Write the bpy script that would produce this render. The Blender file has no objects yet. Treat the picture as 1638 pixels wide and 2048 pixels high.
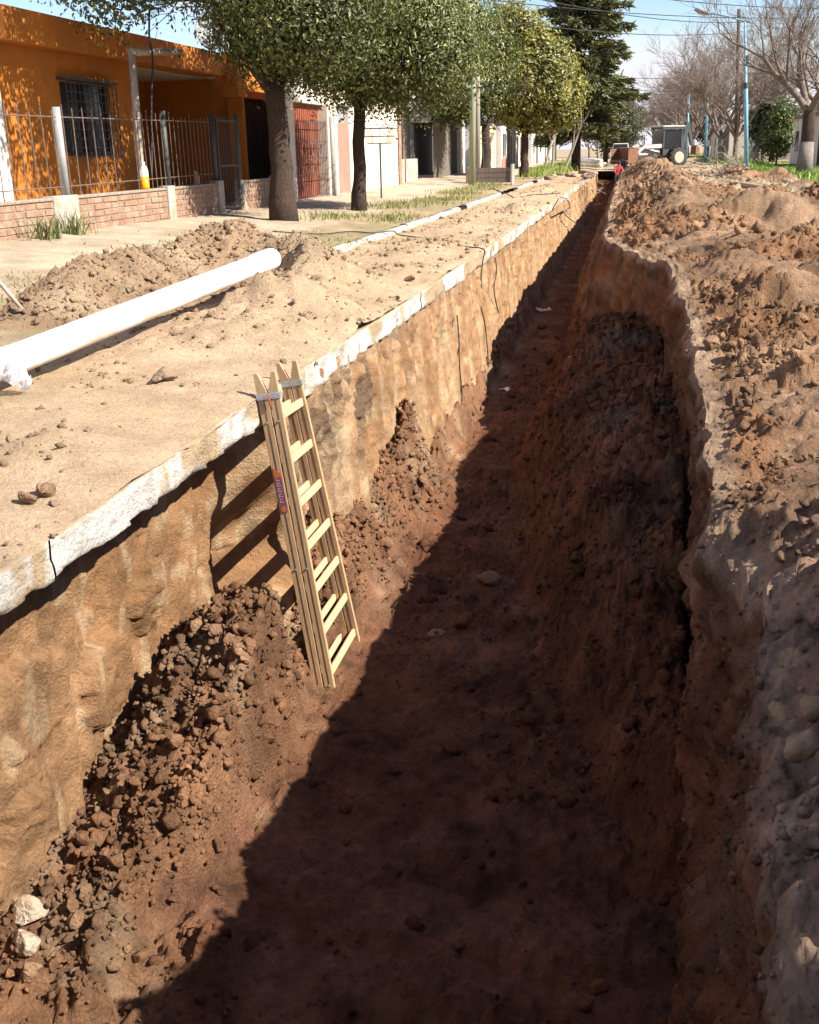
import bpy, math, random
import numpy as np
from mathutils import Vector, Matrix

R = math.radians
rng = np.random.default_rng(7)
random.seed(7)
SC = bpy.context.scene
COL = SC.collection

# ------------------------------------------------------------------ camera
F, VP, ROLL, H = 2150.0, (1265.0, 291.0), 1.2, 1.6
def cam_matrix():
    Yd = np.array([VP[0]-819, VP[1]-1024, F]); Yd /= np.linalg.norm(Yd)
    r = R(ROLL); u = np.array([math.cos(r), -math.sin(r), 0.])
    n = np.cross(Yd, u); n /= np.linalg.norm(n)
    if n[1] < 0: n = -n
    Zu = -n; Xr = np.cross(Yd, Zu)
    if Xr[0] < 0: Xr = -Xr
    return np.stack([Xr, Yd, Zu], 1)
CM = cam_matrix()
cam = bpy.data.objects.new('camera', bpy.data.cameras.new('camera'))
COL.objects.link(cam)
cam.matrix_world = Matrix(((CM[0,0], -CM[1,0], -CM[2,0], 0), (CM[0,1], -CM[1,1], -CM[2,1], 0),
                           (CM[0,2], -CM[1,2], -CM[2,2], H), (0, 0, 0, 1)))
cam.data.sensor_fit = 'HORIZONTAL'; cam.data.sensor_width = 36
cam.data.lens = F/1638*36
cam.data.clip_start = .05; cam.data.clip_end = 3000
SC.camera = cam
SC.render.resolution_x, SC.render.resolution_y = 819, 1024

def ray(px, py): return CM.T @ np.array([px-819., py-1024., F])
def P(px, py, z=0.):
    d = ray(px, py); return d*((z-H)/d[2]) + np.array([0, 0, H])
def PX(px, py, x):
    d = ray(px, py); return d*(x/d[0]) + np.array([0, 0, H])
def PY(px, py, y):
    d = ray(px, py); return d*(y/d[1]) + np.array([0, 0, H])

# ------------------------------------------------------------------ sky and sun
SUN_AZ = np.array([0.975, -0.22]); SUN_AZ = SUN_AZ/np.linalg.norm(SUN_AZ)
SUN_EL = R(42)
SKYOFF = (7.0, 2.0, 0)   # shifts the cloud pattern
world = bpy.data.worlds.new('World'); SC.world = world; world.use_nodes = True
nt = world.node_tree; nt.nodes.clear()
wo = nt.nodes.new('ShaderNodeOutputWorld'); bg = nt.nodes.new('ShaderNodeBackground')
sky = nt.nodes.new('ShaderNodeTexSky'); sky.sky_type = 'NISHITA'; sky.sun_disc = False
sky.sun_elevation = SUN_EL; sky.sun_rotation = math.atan2(SUN_AZ[0], SUN_AZ[1])
sky.air_density = 1.0; sky.dust_density = .2; sky.ozone_density = 1.6
hs_ = nt.nodes.new('ShaderNodeHueSaturation'); hs_.inputs['Saturation'].default_value = 1.2; hs_.inputs['Value'].default_value = 1.55; hs_.inputs['Hue'].default_value = .52
nt.links.new(sky.outputs['Color'], hs_.inputs['Color'])
tc = nt.nodes.new('ShaderNodeTexCoord'); mp = nt.nodes.new('ShaderNodeMapping')
mp.inputs['Scale'].default_value = (1.0, 1.0, 2.6); mp.inputs['Location'].default_value = SKYOFF
nz = nt.nodes.new('ShaderNodeTexNoise'); nz.inputs['Scale'].default_value = 1.9; nz.inputs['Detail'].default_value = 8
nz.inputs['Roughness'].default_value = .52
rp = nt.nodes.new('ShaderNodeValToRGB'); rp.color_ramp.elements[0].position = .49; rp.color_ramp.elements[1].position = .58
mx = nt.nodes.new('ShaderNodeMixRGB'); mx.inputs['Color2'].default_value = (8.0, 7.8, 8.4, 1)
nt.links.new(tc.outputs['Generated'], mp.inputs['Vector']); nt.links.new(mp.outputs['Vector'], nz.inputs['Vector'])
nt.links.new(nz.outputs['Fac'], rp.inputs['Fac']); nt.links.new(rp.outputs['Color'], mx.inputs['Fac'])
# pale band of haze low over the horizon, all the way round
sz_ = nt.nodes.new('ShaderNodeSeparateXYZ'); nt.links.new(tc.outputs['Generated'], sz_.inputs[0])
hz_ = nt.nodes.new('ShaderNodeMapRange'); hz_.interpolation_type = 'SMOOTHSTEP'; hz_.inputs['From Min'].default_value = .115; hz_.inputs['From Max'].default_value = -.01
hz_.inputs['To Min'].default_value = 0; hz_.inputs['To Max'].default_value = 1; nt.links.new(sz_.outputs['Z'], hz_.inputs['Value'])
mh = nt.nodes.new('ShaderNodeMixRGB'); mh.inputs['Color2'].default_value = (7.0, 7.0, 8.0, 1)
nt.links.new(hz_.outputs['Result'], mh.inputs['Fac']); nt.links.new(hs_.outputs['Color'], mh.inputs['Color1'])
nt.links.new(mh.outputs['Color'], mx.inputs['Color1']); nt.links.new(mx.outputs['Color'], bg.inputs['Color'])
bg.inputs['Strength'].default_value = .05
nt.links.new(bg.outputs['Background'], wo.inputs['Surface'])

sun = bpy.data.objects.new('sun', bpy.data.lights.new('sun', 'SUN')); COL.objects.link(sun)
sun.data.energy = 5.0; sun.data.angle = R(.53); sun.data.color = (1.0, .95, .87)
tosun = Vector((SUN_AZ[0]*math.cos(SUN_EL), SUN_AZ[1]*math.cos(SUN_EL), math.sin(SUN_EL)))
sun.rotation_euler = tosun.to_track_quat('Z', 'Y').to_euler(); sun.location = (30, -10, 40)

SC.view_settings.view_transform = 'Standard'; SC.view_settings.look = 'None'
SC.view_settings.exposure = 1.3; SC.view_settings.gamma = 1
SC.render.engine = 'CYCLES'
SC.cycles.use_denoising = True
SC.cycles.max_bounces = 6; SC.cycles.diffuse_bounces = 3; SC.cycles.transparent_max_bounces = 8
SC.cycles.caustics_reflective = False; SC.cycles.caustics_refractive = False

# ------------------------------------------------------------------ noise in numpy
def _hash(ix, iy, iz, s):
    h = (ix.astype(np.int64)*374761393 + iy.astype(np.int64)*668265263 + iz.astype(np.int64)*2147483647 + s*974711) & 0xffffffff
    h = ((h ^ (h >> 13))*1274126177) & 0xffffffff
    h = ((h ^ (h >> 16))*2246822519) & 0xffffffff
    return ((h ^ (h >> 15)) & 0xffff)/65535.0
def vnoise(x, y, z=None, s=0):
    if z is None:
        x0, y0 = np.floor(x), np.floor(y); fx, fy = x-x0, y-y0
        fx = fx*fx*(3-2*fx); fy = fy*fy*(3-2*fy); o = np.zeros_like(x0)
        a = _hash(x0, y0, o, s); b = _hash(x0+1, y0, o, s); c = _hash(x0, y0+1, o, s); d = _hash(x0+1, y0+1, o, s)
        return ((a*(1-fx)+b*fx)*(1-fy)+(c*(1-fx)+d*fx)*fy)*2-1
    x0, y0, z0 = np.floor(x), np.floor(y), np.floor(z); fx, fy, fz = x-x0, y-y0, z-z0
    fx = fx*fx*(3-2*fx); fy = fy*fy*(3-2*fy); fz = fz*fz*(3-2*fz)
    r = 0
    for dz in (0, 1):
        a = _hash(x0, y0, z0+dz, s); b = _hash(x0+1, y0, z0+dz, s); c = _hash(x0, y0+1, z0+dz, s); d = _hash(x0+1, y0+1, z0+dz, s)
        r = r + ((a*(1-fx)+b*fx)*(1-fy)+(c*(1-fx)+d*fx)*fy)*(fz if dz else 1-fz)
    return r*2-1
def fbm(x, y, f, o=4, s=0, g=.5, z=None):
    r = 0; a = 1.
    for k in range(o):
        r = r + a*vnoise(x*f+17.3*k, y*f-9.1*k, None if z is None else z*f+3.7*k, s+k)
        a *= g; f *= 2.03
    return r
def cells(x, y, s=0):
    """nearest jittered point: distance, its random value, offset to it"""
    x0, y0 = np.floor(x), np.floor(y); best = np.full(x.shape, 9.); val = np.zeros(x.shape); ox = np.zeros(x.shape); oy = np.zeros(x.shape); o = np.zeros_like(x0)
    for dx in (-1, 0, 1):
        for dy in (-1, 0, 1):
            cx, cy = x0+dx, y0+dy
            px = cx+_hash(cx, cy, o, s); py = cy+_hash(cx, cy, o, s+1)
            d = (px-x)**2+(py-y)**2; m = d < best
            best = np.where(m, d, best); val = np.where(m, _hash(cx, cy, o, s+2), val); ox = np.where(m, x-px, ox); oy = np.where(m, y-py, oy)
    return np.sqrt(best), val, ox, oy
def clod(x, y, size, s=0, dens=.6):
    """broken lumps of soil with tilted tops: 0..1"""
    u, v_ = x/size, y/size
    wx = u+.30*vnoise(u*1.7, v_*1.7, None, s+9)+.16*vnoise(u*4.1, v_*4.1, None, s+10); wy = v_+.30*vnoise(u*1.7+40, v_*1.7, None, s+9)+.16*vnoise(u*4.1+40, v_*4.1, None, s+10)
    d, v, ox, oy = cells(wx, wy, s)
    rad = .30+.36*v; an = v*97.; tilt = (np.cos(an)*ox+np.sin(an)*oy)/rad
    return np.where(v < dens, np.clip(1.5*(1-(d/rad)**2.2), 0, 1)*np.clip(.75+.55*tilt, .15, 1.3)*(.35+.9*v), 0.)
def sm(a, b, x):
    t = np.clip((x-a)/(b-a), 0, 1); return t*t*(3-2*t)
def gauss(x, y, cx, cy, sx, sy): return np.exp(-((x-cx)/sx)**2-((y-cy)/sy)**2)

# ------------------------------------------------------------------ object helpers
def tag(o, label=None, cat=None, group=None, kind=None):
    if label: o['label'] = label
    if cat: o['category'] = cat
    if group: o['group'] = group
    if kind: o['kind'] = kind
    return o
def empty(name, loc=(0, 0, 0), label=None, cat=None, group=None, kind=None, rz=0):
    o = bpy.data.objects.new(name, None); COL.objects.link(o); o.location = loc; o.rotation_euler.z = rz
    o.empty_display_size = .1
    return tag(o, label, cat, group, kind)
def mesh_obj(name, verts, faces, mat, parent=None, smooth=False, cols=None):
    me = bpy.data.meshes.new(name)
    if isinstance(faces, np.ndarray):
        verts = np.asarray(verts, np.float32); n = faces.shape[0]; k = faces.shape[1]
        me.vertices.add(len(verts)); me.vertices.foreach_set('co', verts.ravel())
        me.loops.add(n*k); me.loops.foreach_set('vertex_index', faces.astype(np.int32).ravel())
        me.polygons.add(n); me.polygons.foreach_set('loop_start', np.arange(0, n*k, k, dtype=np.int32))
        me.update(calc_edges=True)
    else:
        me.from_pydata([tuple(map(float, v)) for v in verts], [], [tuple(map(int, f)) for f in faces]); me.update()
    if cols is not None:
        at = me.color_attributes.new('tone', 'FLOAT_COLOR', 'POINT')
        c = np.ones((len(verts), 4), np.float32); c[:, :3] = cols; at.data.foreach_set('color', c.ravel())
    if smooth: me.polygons.foreach_set('use_smooth', np.ones(len(me.polygons), bool))
    me.materials.append(mat)
    o = bpy.data.objects.new(name, me); COL.objects.link(o)
    if parent is not None: o.parent = parent
    return o
def grid_faces(nr, nc, flip=False):
    i = np.arange(nr*nc).reshape(nr, nc)
    a, b, c, d = i[:-1, :-1].ravel(), i[:-1, 1:].ravel(), i[1:, 1:].ravel(), i[1:, :-1].ravel()
    return np.stack([a, d, c, b] if flip else [a, b, c, d], 1)

class MB:
    def __init__(s): s.v = []; s.f = []
    def add(s, vs, fs):
        k = len(s.v); s.v += [tuple(map(float, v)) for v in vs]; s.f += [tuple(k+i for i in f) for f in fs]; return s
    def box(s, c, d, rot=None, bev=0):
        x, y, z = [q/2 for q in d]
        vs = [(-x,-y,-z),(x,-y,-z),(x,y,-z),(-x,y,-z),(-x,-y,z),(x,-y,z),(x,y,z),(-x,y,z)]
        if rot is not None: vs = [tuple(rot @ Vector(v)) for v in vs]
        vs = [(v[0]+c[0], v[1]+c[1], v[2]+c[2]) for v in vs]
        return s.add(vs, [(3,2,1,0),(4,5,6,7),(0,1,5,4),(1,2,6,5),(2,3,7,6),(3,0,4,7)])
    def bb(s, x0, x1, y0, y1, z0, z1): return s.box(((x0+x1)/2, (y0+y1)/2, (z0+z1)/2), (abs(x1-x0), abs(y1-y0), abs(z1-z0)))
    def tube(s, pts, rad, n=8, cap=True):
        pts = [Vector(p) for p in pts]; m = len(pts)
        rad = rad if hasattr(rad, '__len__') else [rad]*m
        k = len(s.v); up = None
        for i, p in enumerate(pts):
            t = (pts[min(i+1, m-1)]-pts[max(i-1, 0)]).normalized()
            if up is None:
                up = Vector((0, 0, 1)) if abs(t.z) < .9 else Vector((1, 0, 0))
            a = t.cross(up)
            if a.length < 1e-5: a = t.orthogonal()
            a.normalize(); b = a.cross(t).normalized(); up = b
            for j in range(n):
                g = 2*math.pi*j/n; q = p+(a*math.cos(g)+b*math.sin(g))*rad[i]; s.v.append(tuple(q))
        for i in range(m-1):
            for j in range(n):
                j2 = (j+1) % n; s.f.append((k+i*n+j, k+i*n+j2, k+(i+1)*n+j2, k+(i+1)*n+j))
        if cap:
            s.f.append(tuple(k+j for j in range(n))[::-1]); s.f.append(tuple(k+(m-1)*n+j for j in range(n)))
        return s
    def prism(s, poly, d, tf):
        """poly: list of 2D points, extruded by d along the third axis; tf maps (a,b,c)->xyz"""
        n = len(poly); vs = [tf(a, b, 0) for a, b in poly]+[tf(a, b, d) for a, b in poly]
        fs = [tuple(range(n))[::-1], tuple(range(n, 2*n))]+[(i, (i+1) % n, n+(i+1) % n, n+i) for i in range(n)]
        return s.add(vs, fs)
    def build(s, name, mat, parent=None, smooth=False, bevel=0, seg=2):
        o = mesh_obj(name, s.v, s.f, mat, parent, smooth)
        if bevel:
            m = o.modifiers.new('bevel', 'BEVEL'); m.width = bevel; m.segments = seg; m.limit_method = 'ANGLE'; m.angle_limit = R(40)
        return o
def dup_child(ch, parent):
    c = ch.copy(); COL.objects.link(c); c.parent = parent; return c

# ------------------------------------------------------------------ materials
def new_mat(name):
    m = bpy.data.materials.new(name); m.use_nodes = True
    return m, m.node_tree, m.node_tree.nodes['Principled BSDF']
def mat(name, c1, c2=None, scale=6., rough=.8, bump=.0, bscale=40., metal=0., spec=.4, stretch=(1, 1, 1), detail=6, dirt=None, dscale=2.):
    m, t, b = new_mat(name)
    b.inputs['Roughness'].default_value = rough; b.inputs['Metallic'].default_value = metal
    b.inputs['Specular IOR Level'].default_value = spec
    c2 = c2 or tuple(x*.75 for x in c1)
    geo = t.nodes.new('ShaderNodeNewGeometry'); mp_ = t.nodes.new('ShaderNodeMapping'); mp_.inputs['Scale'].default_value = stretch
    t.links.new(geo.outputs['Position'], mp_.inputs['Vector'])
    n = t.nodes.new('ShaderNodeTexNoise'); n.inputs['Scale'].default_value = scale; n.inputs['Detail'].default_value = detail
    n.inputs['Roughness'].default_value = .62
    t.links.new(mp_.outputs['Vector'], n.inputs['Vector'])
    r = t.nodes.new('ShaderNodeValToRGB'); r.color_ramp.elements[0].position = .3; r.color_ramp.elements[1].position = .7
    r.color_ramp.elements[0].color = (*c2, 1); r.color_ramp.elements[1].color = (*c1, 1)
    t.links.new(n.outputs['Fac'], r.inputs['Fac']); out = r.outputs['Color']
    if dirt:
        n2 = t.nodes.new('ShaderNodeTexNoise'); n2.inputs['Scale'].default_value = dscale; n2.inputs['Detail'].default_value = 8
        n2.inputs['Roughness'].default_value = .7
        t.links.new(mp_.outputs['Vector'], n2.inputs['Vector'])
        r2 = t.nodes.new('ShaderNodeValToRGB'); r2.color_ramp.elements[0].position = .47; r2.color_ramp.elements[1].position = .62
        t.links.new(n2.outputs['Fac'], r2.inputs['Fac'])
        mm = t.nodes.new('ShaderNodeMixRGB'); mm.inputs['Color2'].default_value = (*dirt, 1)
        t.links.new(r2.outputs['Color'], mm.inputs['Fac']); t.links.new(out, mm.inputs['Color1']); out = mm.outputs['Color']
    t.links.new(out, b.inputs['Base Color'])
    if bump:
        n3 = t.nodes.new('ShaderNodeTexNoise'); n3.inputs['Scale'].default_value = bscale; n3.inputs['Detail'].default_value = 6
        t.links.new(mp_.outputs['Vector'], n3.inputs['Vector'])
        bm_ = t.nodes.new('ShaderNodeBump'); bm_.inputs['Strength'].default_value = bump; bm_.inputs['Distance'].default_value = .05
        t.links.new(n3.outputs['Fac'], bm_.inputs['Height']); t.links.new(bm_.outputs['Normal'], b.inputs['Normal'])
    return m
def soil_mat(name, fine=1., bump=.6):
    """colour from the soil-type attribute, times fine grain"""
    m, t, b = new_mat(name)
    b.inputs['Roughness'].default_value = .95; b.inputs['Specular IOR Level'].default_value = .12
    at = t.nodes.new('ShaderNodeVertexColor'); at.layer_name = 'tone'
    geo = t.nodes.new('ShaderNodeNewGeometry')
    def noise(sc, det=5, ro=.65):
        n = t.nodes.new('ShaderNodeTexNoise'); n.inputs['Scale'].default_value = sc; n.inputs['Detail'].default_value = det
        n.inputs['Roughness'].default_value = ro; t.links.new(geo.outputs['Position'], n.inputs['Vector']); return n
    n1 = noise(2.3); n2 = noise(28, 7, .75)
    mr = t.nodes.new('ShaderNodeMapRange'); mr.inputs['From Min'].default_value = .3; mr.inputs['From Max'].default_value = .7
    mr.inputs['To Min'].default_value = .78; mr.inputs['To Max'].default_value = 1.2; t.links.new(n1.outputs['Fac'], mr.inputs['Value'])
    mr2 = t.nodes.new('ShaderNodeMapRange'); mr2.inputs['From Min'].default_value = .3; mr2.inputs['From Max'].default_value = .7
    mr2.inputs['To Min'].default_value = 1-.34*fine; mr2.inputs['To Max'].default_value = 1+.24*fine; t.links.new(n2.outputs['Fac'], mr2.inputs['Value'])
    mu = t.nodes.new('ShaderNodeMath'); mu.operation = 'MULTIPLY'
    t.links.new(mr.outputs['Result'], mu.inputs[0]); t.links.new(mr2.outputs['Result'], mu.inputs[1])
    vm = t.nodes.new('ShaderNodeVectorMath'); vm.operation = 'SCALE'
    t.links.new(at.outputs['Color'], vm.inputs[0]); t.links.new(mu.outputs[0], vm.inputs['Scale'])
    # scattered pale grit
    vo = t.nodes.new('ShaderNodeTexVoronoi'); vo.inputs['Scale'].default_value = 34; t.links.new(geo.outputs['Position'], vo.inputs['Vector'])
    gr = t.nodes.new('ShaderNodeMapRange'); gr.inputs['From Min'].default_value = .16; gr.inputs['From Max'].default_value = .1
    t.links.new(vo.outputs['Distance'], gr.inputs['Value'])
    n4 = noise(5., 3); gm = t.nodes.new('ShaderNodeMapRange'); gm.inputs['From Min'].default_value = .52; gm.inputs['From Max'].default_value = .66
    gm.inputs['To Max'].default_value = .45
    t.links.new(n4.outputs['Fac'], gm.inputs['Value'])
    gg = t.nodes.new('ShaderNodeMath'); gg.operation = 'MULTIPLY'; t.links.new(gr.outputs['Result'], gg.inputs[0]); t.links.new(gm.outputs['Result'], gg.inputs[1])
    mm = t.nodes.new('ShaderNodeMixRGB'); mm.inputs['Color2'].default_value = (.42, .33, .24, 1)
    t.links.new(gg.outputs[0], mm.inputs['Fac']); t.links.new(vm.outputs[0], mm.inputs['Color1'])
    t.links.new(mm.outputs['Color'], b.inputs['Base Color'])
    n3 = noise(30, 9, .8); vb = t.nodes.new('ShaderNodeTexVoronoi'); vb.inputs['Scale'].default_value = 55; t.links.new(geo.outputs['Position'], vb.inputs['Vector'])
    ad = t.nodes.new('ShaderNodeMath'); ad.operation = 'MULTIPLY_ADD'; ad.inputs[1].default_value = -.28
    t.links.new(vb.outputs['Distance'], ad.inputs[0]); t.links.new(n3.outputs['Fac'], ad.inputs[2])
    bp = t.nodes.new('ShaderNodeBump'); bp.inputs['Strength'].default_value = 1.; bp.inputs['Distance'].default_value = .10*bump
    t.links.new(ad.outputs[0], bp.inputs['Height']); t.links.new(bp.outputs['Normal'], b.inputs['Normal'])
    return m
def leaf_mat(name, trans=.3, rough=.42):
    m, t, b = new_mat(name)
    at = t.nodes.new('ShaderNodeVertexColor'); at.layer_name = 'tone'
    b.inputs['Roughness'].default_value = rough; b.inputs['Specular IOR Level'].default_value = .45
    t.links.new(at.outputs['Color'], b.inputs['Base Color'])
    tr = t.nodes.new('ShaderNodeBsdfTranslucent'); mxs = t.nodes.new('ShaderNodeMixShader'); mxs.inputs[0].default_value = trans
    t.links.new(at.outputs['Color'], tr.inputs['Color'])
    t.links.new(b.outputs[0], mxs.inputs[1]); t.links.new(tr.outputs[0], mxs.inputs[2])
    t.links.new(mxs.outputs[0], t.nodes['Material Output'].inputs['Surface'])
    return m

M_SOIL = soil_mat('loose_soil', 1., .62); M_SOILF = soil_mat('packed_soil', .8, .28)
M_LEAF = leaf_mat('glossy_leaves', .38, .38); M_GRASS = leaf_mat('grass_blades', .35, .6); M_NEEDLE = leaf_mat('conifer_needles', .15, .6)
M_CONC = mat('old_concrete', (.42, .39, .34), (.28, .26, .22), 5, .9, .5, 30, dirt=(.33, .25, .17), dscale=3)
M_PLASTER_W = mat('white_cut_concrete', (.82, .8, .76), (.62, .58, .52), 9, .9, .5, 26, stretch=(1, 1, .35), dirt=(.5, .36, .21), dscale=4.5)
M_PIPE = mat('white_plastic', (.82, .82, .82), (.76, .76, .75), 2, .4, spec=.5, dirt=(.62, .5, .38), dscale=1.6)
M_WOOD = mat('pine_wood', (.50, .33, .175), (.33, .205, .105), 14, .6, .1, 40, stretch=(6, 6, .5), dirt=(.38, .25, .13), dscale=4)
M_WOODL = mat('pale_slats', (.60, .44, .26), (.46, .31, .16), 10, .6, .1, 30, stretch=(3, 1, 3), dirt=(.44, .3, .17), dscale=5)
M_GALV = mat('galvanised_band', (.55, .56, .56), (.35, .36, .37), 60, .45, .2, 80, metal=.7)
M_STEEL = mat('dark_steel', (.07, .07, .07), (.04, .04, .04), 8, .6)
M_BARS = mat('rusty_rebar', (.16, .11, .08), (.09, .06, .05), 20, .8)
M_BARK = mat('bark', (.085, .053, .035), (.036, .023, .015), 9, .95, 1., 22, stretch=(3, 3, .8))
M_BARKG = mat('grey_bark', (.22, .17, .135), (.12, .09, .07), 9, .95, .5, 20)
M_ORANGE = mat('orange_paint', (.48, .165, .02), (.40, .13, .016), 1.6, .85, .1, 25, dirt=(.36, .125, .02), dscale=1.1)
M_CREAM = mat('cream_render', (.66, .58, .47), (.52, .45, .36), 1.2, .9, .2, 20)
M_WHITEW = mat('white_render', (.74, .70, .62), (.6, .56, .49), 1.0, .9, .2, 20)
M_CEIL = mat('white_ceiling', (.7, .62, .52), None, 2, .9)
M_BRICK = mat('brick', (.33, .18, .105), (.21, .11, .07), 7, .92, .3, 50, dirt=(.33, .24, .17), dscale=5)
M_MORTAR = mat('mortar', (.34, .28, .21), (.2, .165, .13), 12, .95, .5, 40)
M_DARKGATE = mat('dark_gate_metal', (.045, .032, .028), (.03, .022, .02), 6, .6)
M_REDGATE = mat('red_gate_paint', (.27, .07, .03), (.2, .05, .022), 4, .6)
M_PINK = mat('pink_metal_door', (.52, .19, .14), (.44, .15, .11), 2, .7)
M_GLASS = mat('dark_window', (.03, .03, .035), (.02, .02, .025), 3, .15, spec=.6)
M_GREYWOOD = mat('weathered_boards', (.20, .16, .125), (.11, .09, .07), 4, .9, .4, 20, stretch=(4, 4, .4))
M_POLEG = mat('treated_pole', (.30, .33, .20), (.22, .23, .14), 5, .85, .3, 20, stretch=(4, 4, .4))
M_POLEGR = mat('grey_pole', (.36, .32, .25), (.26, .23, .18), 5, .85, .3, 20, stretch=(4, 4, .4))
M_POLED = mat('dark_pole', (.10, .07, .05), (.06, .045, .035), 5, .9)
M_BLUE = mat('pale_blue_paint', (.22, .45, .56), (.17, .36, .47), 4, .5)
M_GREYP = mat('grey_post', (.30, .30, .29), (.21, .21, .2), 5, .6)
M_CABLE = mat('black_cable', (.03, .03, .03), None, 5, .6)
M_TILE = mat('roof_tile', (.3, .14, .09), None, 4, .9)

# ================================================================== the ground and the trench
def rows(y0, y1, k, c=9., mn=.0):
    ys = [y0]
    while ys[-1] < y1: ys.append(ys[-1]+max(mn, k*math.sqrt(ys[-1]**2+c)))
    return np.array(ys)
def xl(Y): return np.interp(Y, [0, 7.3, 11.4, 18, 40, 110], [-2.47, -2.48, -2.42, -2.38, -2.3, -2.2])
def xlip(Y):
    b = np.interp(Y, [0, 1.8, 3, 5.3, 6.8, 8.5, 12.2, 14.8, 16.2, 17.6, 18.2, 40, 110],
                  [.34, .36, .40, .42, .55, .56, .55, .48, .2, -.15, -.44, -.55, -.6])
    return b+.05*fbm(Y, Y*0, 1.1, 5, 31, .55)
def xbot(Y): return np.interp(Y, [0, 4.3, 6, 9, 14.8, 16.2, 17.6, 18.6, 24, 110], [.42, .46, .62, .70, .60, .25, -.35, -.9, -1.3, -1.35])
FZ = -2.2
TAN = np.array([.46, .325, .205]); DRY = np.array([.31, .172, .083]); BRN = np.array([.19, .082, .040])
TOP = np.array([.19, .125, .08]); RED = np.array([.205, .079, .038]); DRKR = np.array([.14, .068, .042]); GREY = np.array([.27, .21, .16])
def mott(x, y, z, s):
    return np.clip(1+.30*fbm(x, y, 2.7, 3, s, .6, z)+.26*fbm(x, y, 9.5, 3, s+7, .6, z)+.16*vnoise(x*27, y*27, z*27, s+12), .4, 1.8)
def mixc(a, b, t): return a*(1-t)[..., None]+b*t[..., None]

# ---- trench floor with the slumped earth lying in it
def floor_z(X, Y):
    z = FZ+.05*fbm(X, Y, .9, 4, 3)+.012*fbm(X, Y, 9, 3, 5)
    # left slump beside the wall: a wedge climbing away from the viewer, cut steep on its right
    wob = .10*fbm(X, Y, 1.7, 4, 11)
    top = np.interp(Y, [2.6, 3.7, 4.4, 5.2, 5.9, 6.25, 6.45, 6.7], [-2.2, -2.05, -1.85, -1.55, -1.28, -1.2, -1.55, -1.95])
    edge = np.interp(Y, [2.5, 3.8, 4.8, 6, 6.6], [-2.35, -2.28, -2.18, -2.12, -2.2])+wob*.7
    m = 1-sm(edge-.02, edge+.13, X)
    top = top+.10*fbm(X, Y, 2.2, 4, 12, .45)-.30*sm(-2.55, -3.0, X)*sm(4, 5.5, Y)
    z = np.maximum(z, FZ+(top-FZ)*m)
    z = z+.20*np.exp(-((X+1.98)/.20)**2)*sm(3, 4, Y)*(1-sm(6.2, 6.8, Y))*(.6+.4*fbm(X, Y, 2, 2, 15))
    # loose soil under the ladder and along the wall beyond it
    z = np.maximum(z, FZ+.55*np.exp(-((X+2.95)/.55)**2)*sm(6.2, 6.6, Y)*(1-sm(7.6, 8.6, Y)))
    z = z+(.52+.22*fbm(X, Y, 1.9, 3, 19))*np.exp(-np.clip((X+2.42)/.30, 0, 9)**2)*sm(7.4, 8.2, Y)*(1-sm(11.4, 12.2, Y))
    z = z+(.55+.15*fbm(X, Y, 2.5, 3, 20))*gauss(X, Y, -2.12, 11.0, .26, .62)
    z = z+.10*np.exp(-np.clip((X+2.3)/.18, 0, 9)**2)*sm(12, 13, Y)
    # right slump: the bench between the narrow floor and the right wall
    foot = np.interp(Y, [4.2, 5.5, 7, 9, 12, 15, 19, 27, 110], [.48, .08, -.38, -.82, -1.15, -1.25, -1.3, -1.38, -1.4])+.10*fbm(Y, Y*0, 1.4, 3, 21)+.05*fbm(X, Y, 3, 3, 22)
    crest = np.interp(Y, [4.5, 5.5, 7, 8.5, 11, 14, 17, 19, 22], [-2.1, -1.75, -1.35, -1.15, -1.02, -.98, -1.0, -1.2, -2.2])+.16*fbm(X, Y, 1.3, 4, 23)
    wid = np.interp(Y, [4, 6, 9, 12, 20], [.32, .62, 1.0, 1.05, .9])
    t = np.clip((X-foot)/wid, 0, 1.25)
    t = np.where(t < 1, 1-(1-t)**1.6, 1+.12*(t-1))
    z = np.maximum(z, FZ+(crest-FZ)*t)
    z = np.maximum(z, np.interp(Y, [64, 83], [-2.2, -.12])+.04*fbm(X, Y, .7, 3, 29))
    # crack where the slump has pulled off the wall
    z = z-.75*np.exp(-((X-(xlip(Y)+.07))/.055)**2)*sm(5.8, 6.6, Y)*(1-sm(8.6, 9.4, Y))
    z = z-.28*gauss(X, Y, .30, 8.9, .22, .35)
    return z
yr = rows(1.0, 84, .0053)
xc = np.linspace(-3.15, 1.05, 250)
X, Y = np.meshgrid(xc, yr)
Z = floor_z(X, Y)
loose = np.clip(sm(.05, .45, Z-FZ)+.35*sm(-.2, .5, fbm(X, Y, .8, 3, 40)), 0, 1)
lump = .075*clod(X, Y, .21, 50, .75)+.06*clod(X+5, Y, .115, 53, .75)+.036*clod(X, Y+3, .06, 56, .75)
Z = Z+lump*(.5+.75*loose)+.03*fbm(X, Y, 5, 4, 61)*(.5+loose)+.012*np.abs(fbm(X*1., Y*6, 3, 3, 62))*(1-loose)
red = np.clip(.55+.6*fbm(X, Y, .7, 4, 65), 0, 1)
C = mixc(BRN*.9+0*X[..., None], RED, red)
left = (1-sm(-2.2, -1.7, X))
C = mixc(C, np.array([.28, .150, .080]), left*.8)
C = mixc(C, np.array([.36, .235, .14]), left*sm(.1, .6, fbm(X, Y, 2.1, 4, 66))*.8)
C = mixc(C, TOP*.9, sm(-.05, .5, fbm(X, Y, 1.1, 3, 67))*sm(-1.6, -1.0, Z)*sm(-.6, 0., X)*.85)
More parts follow.
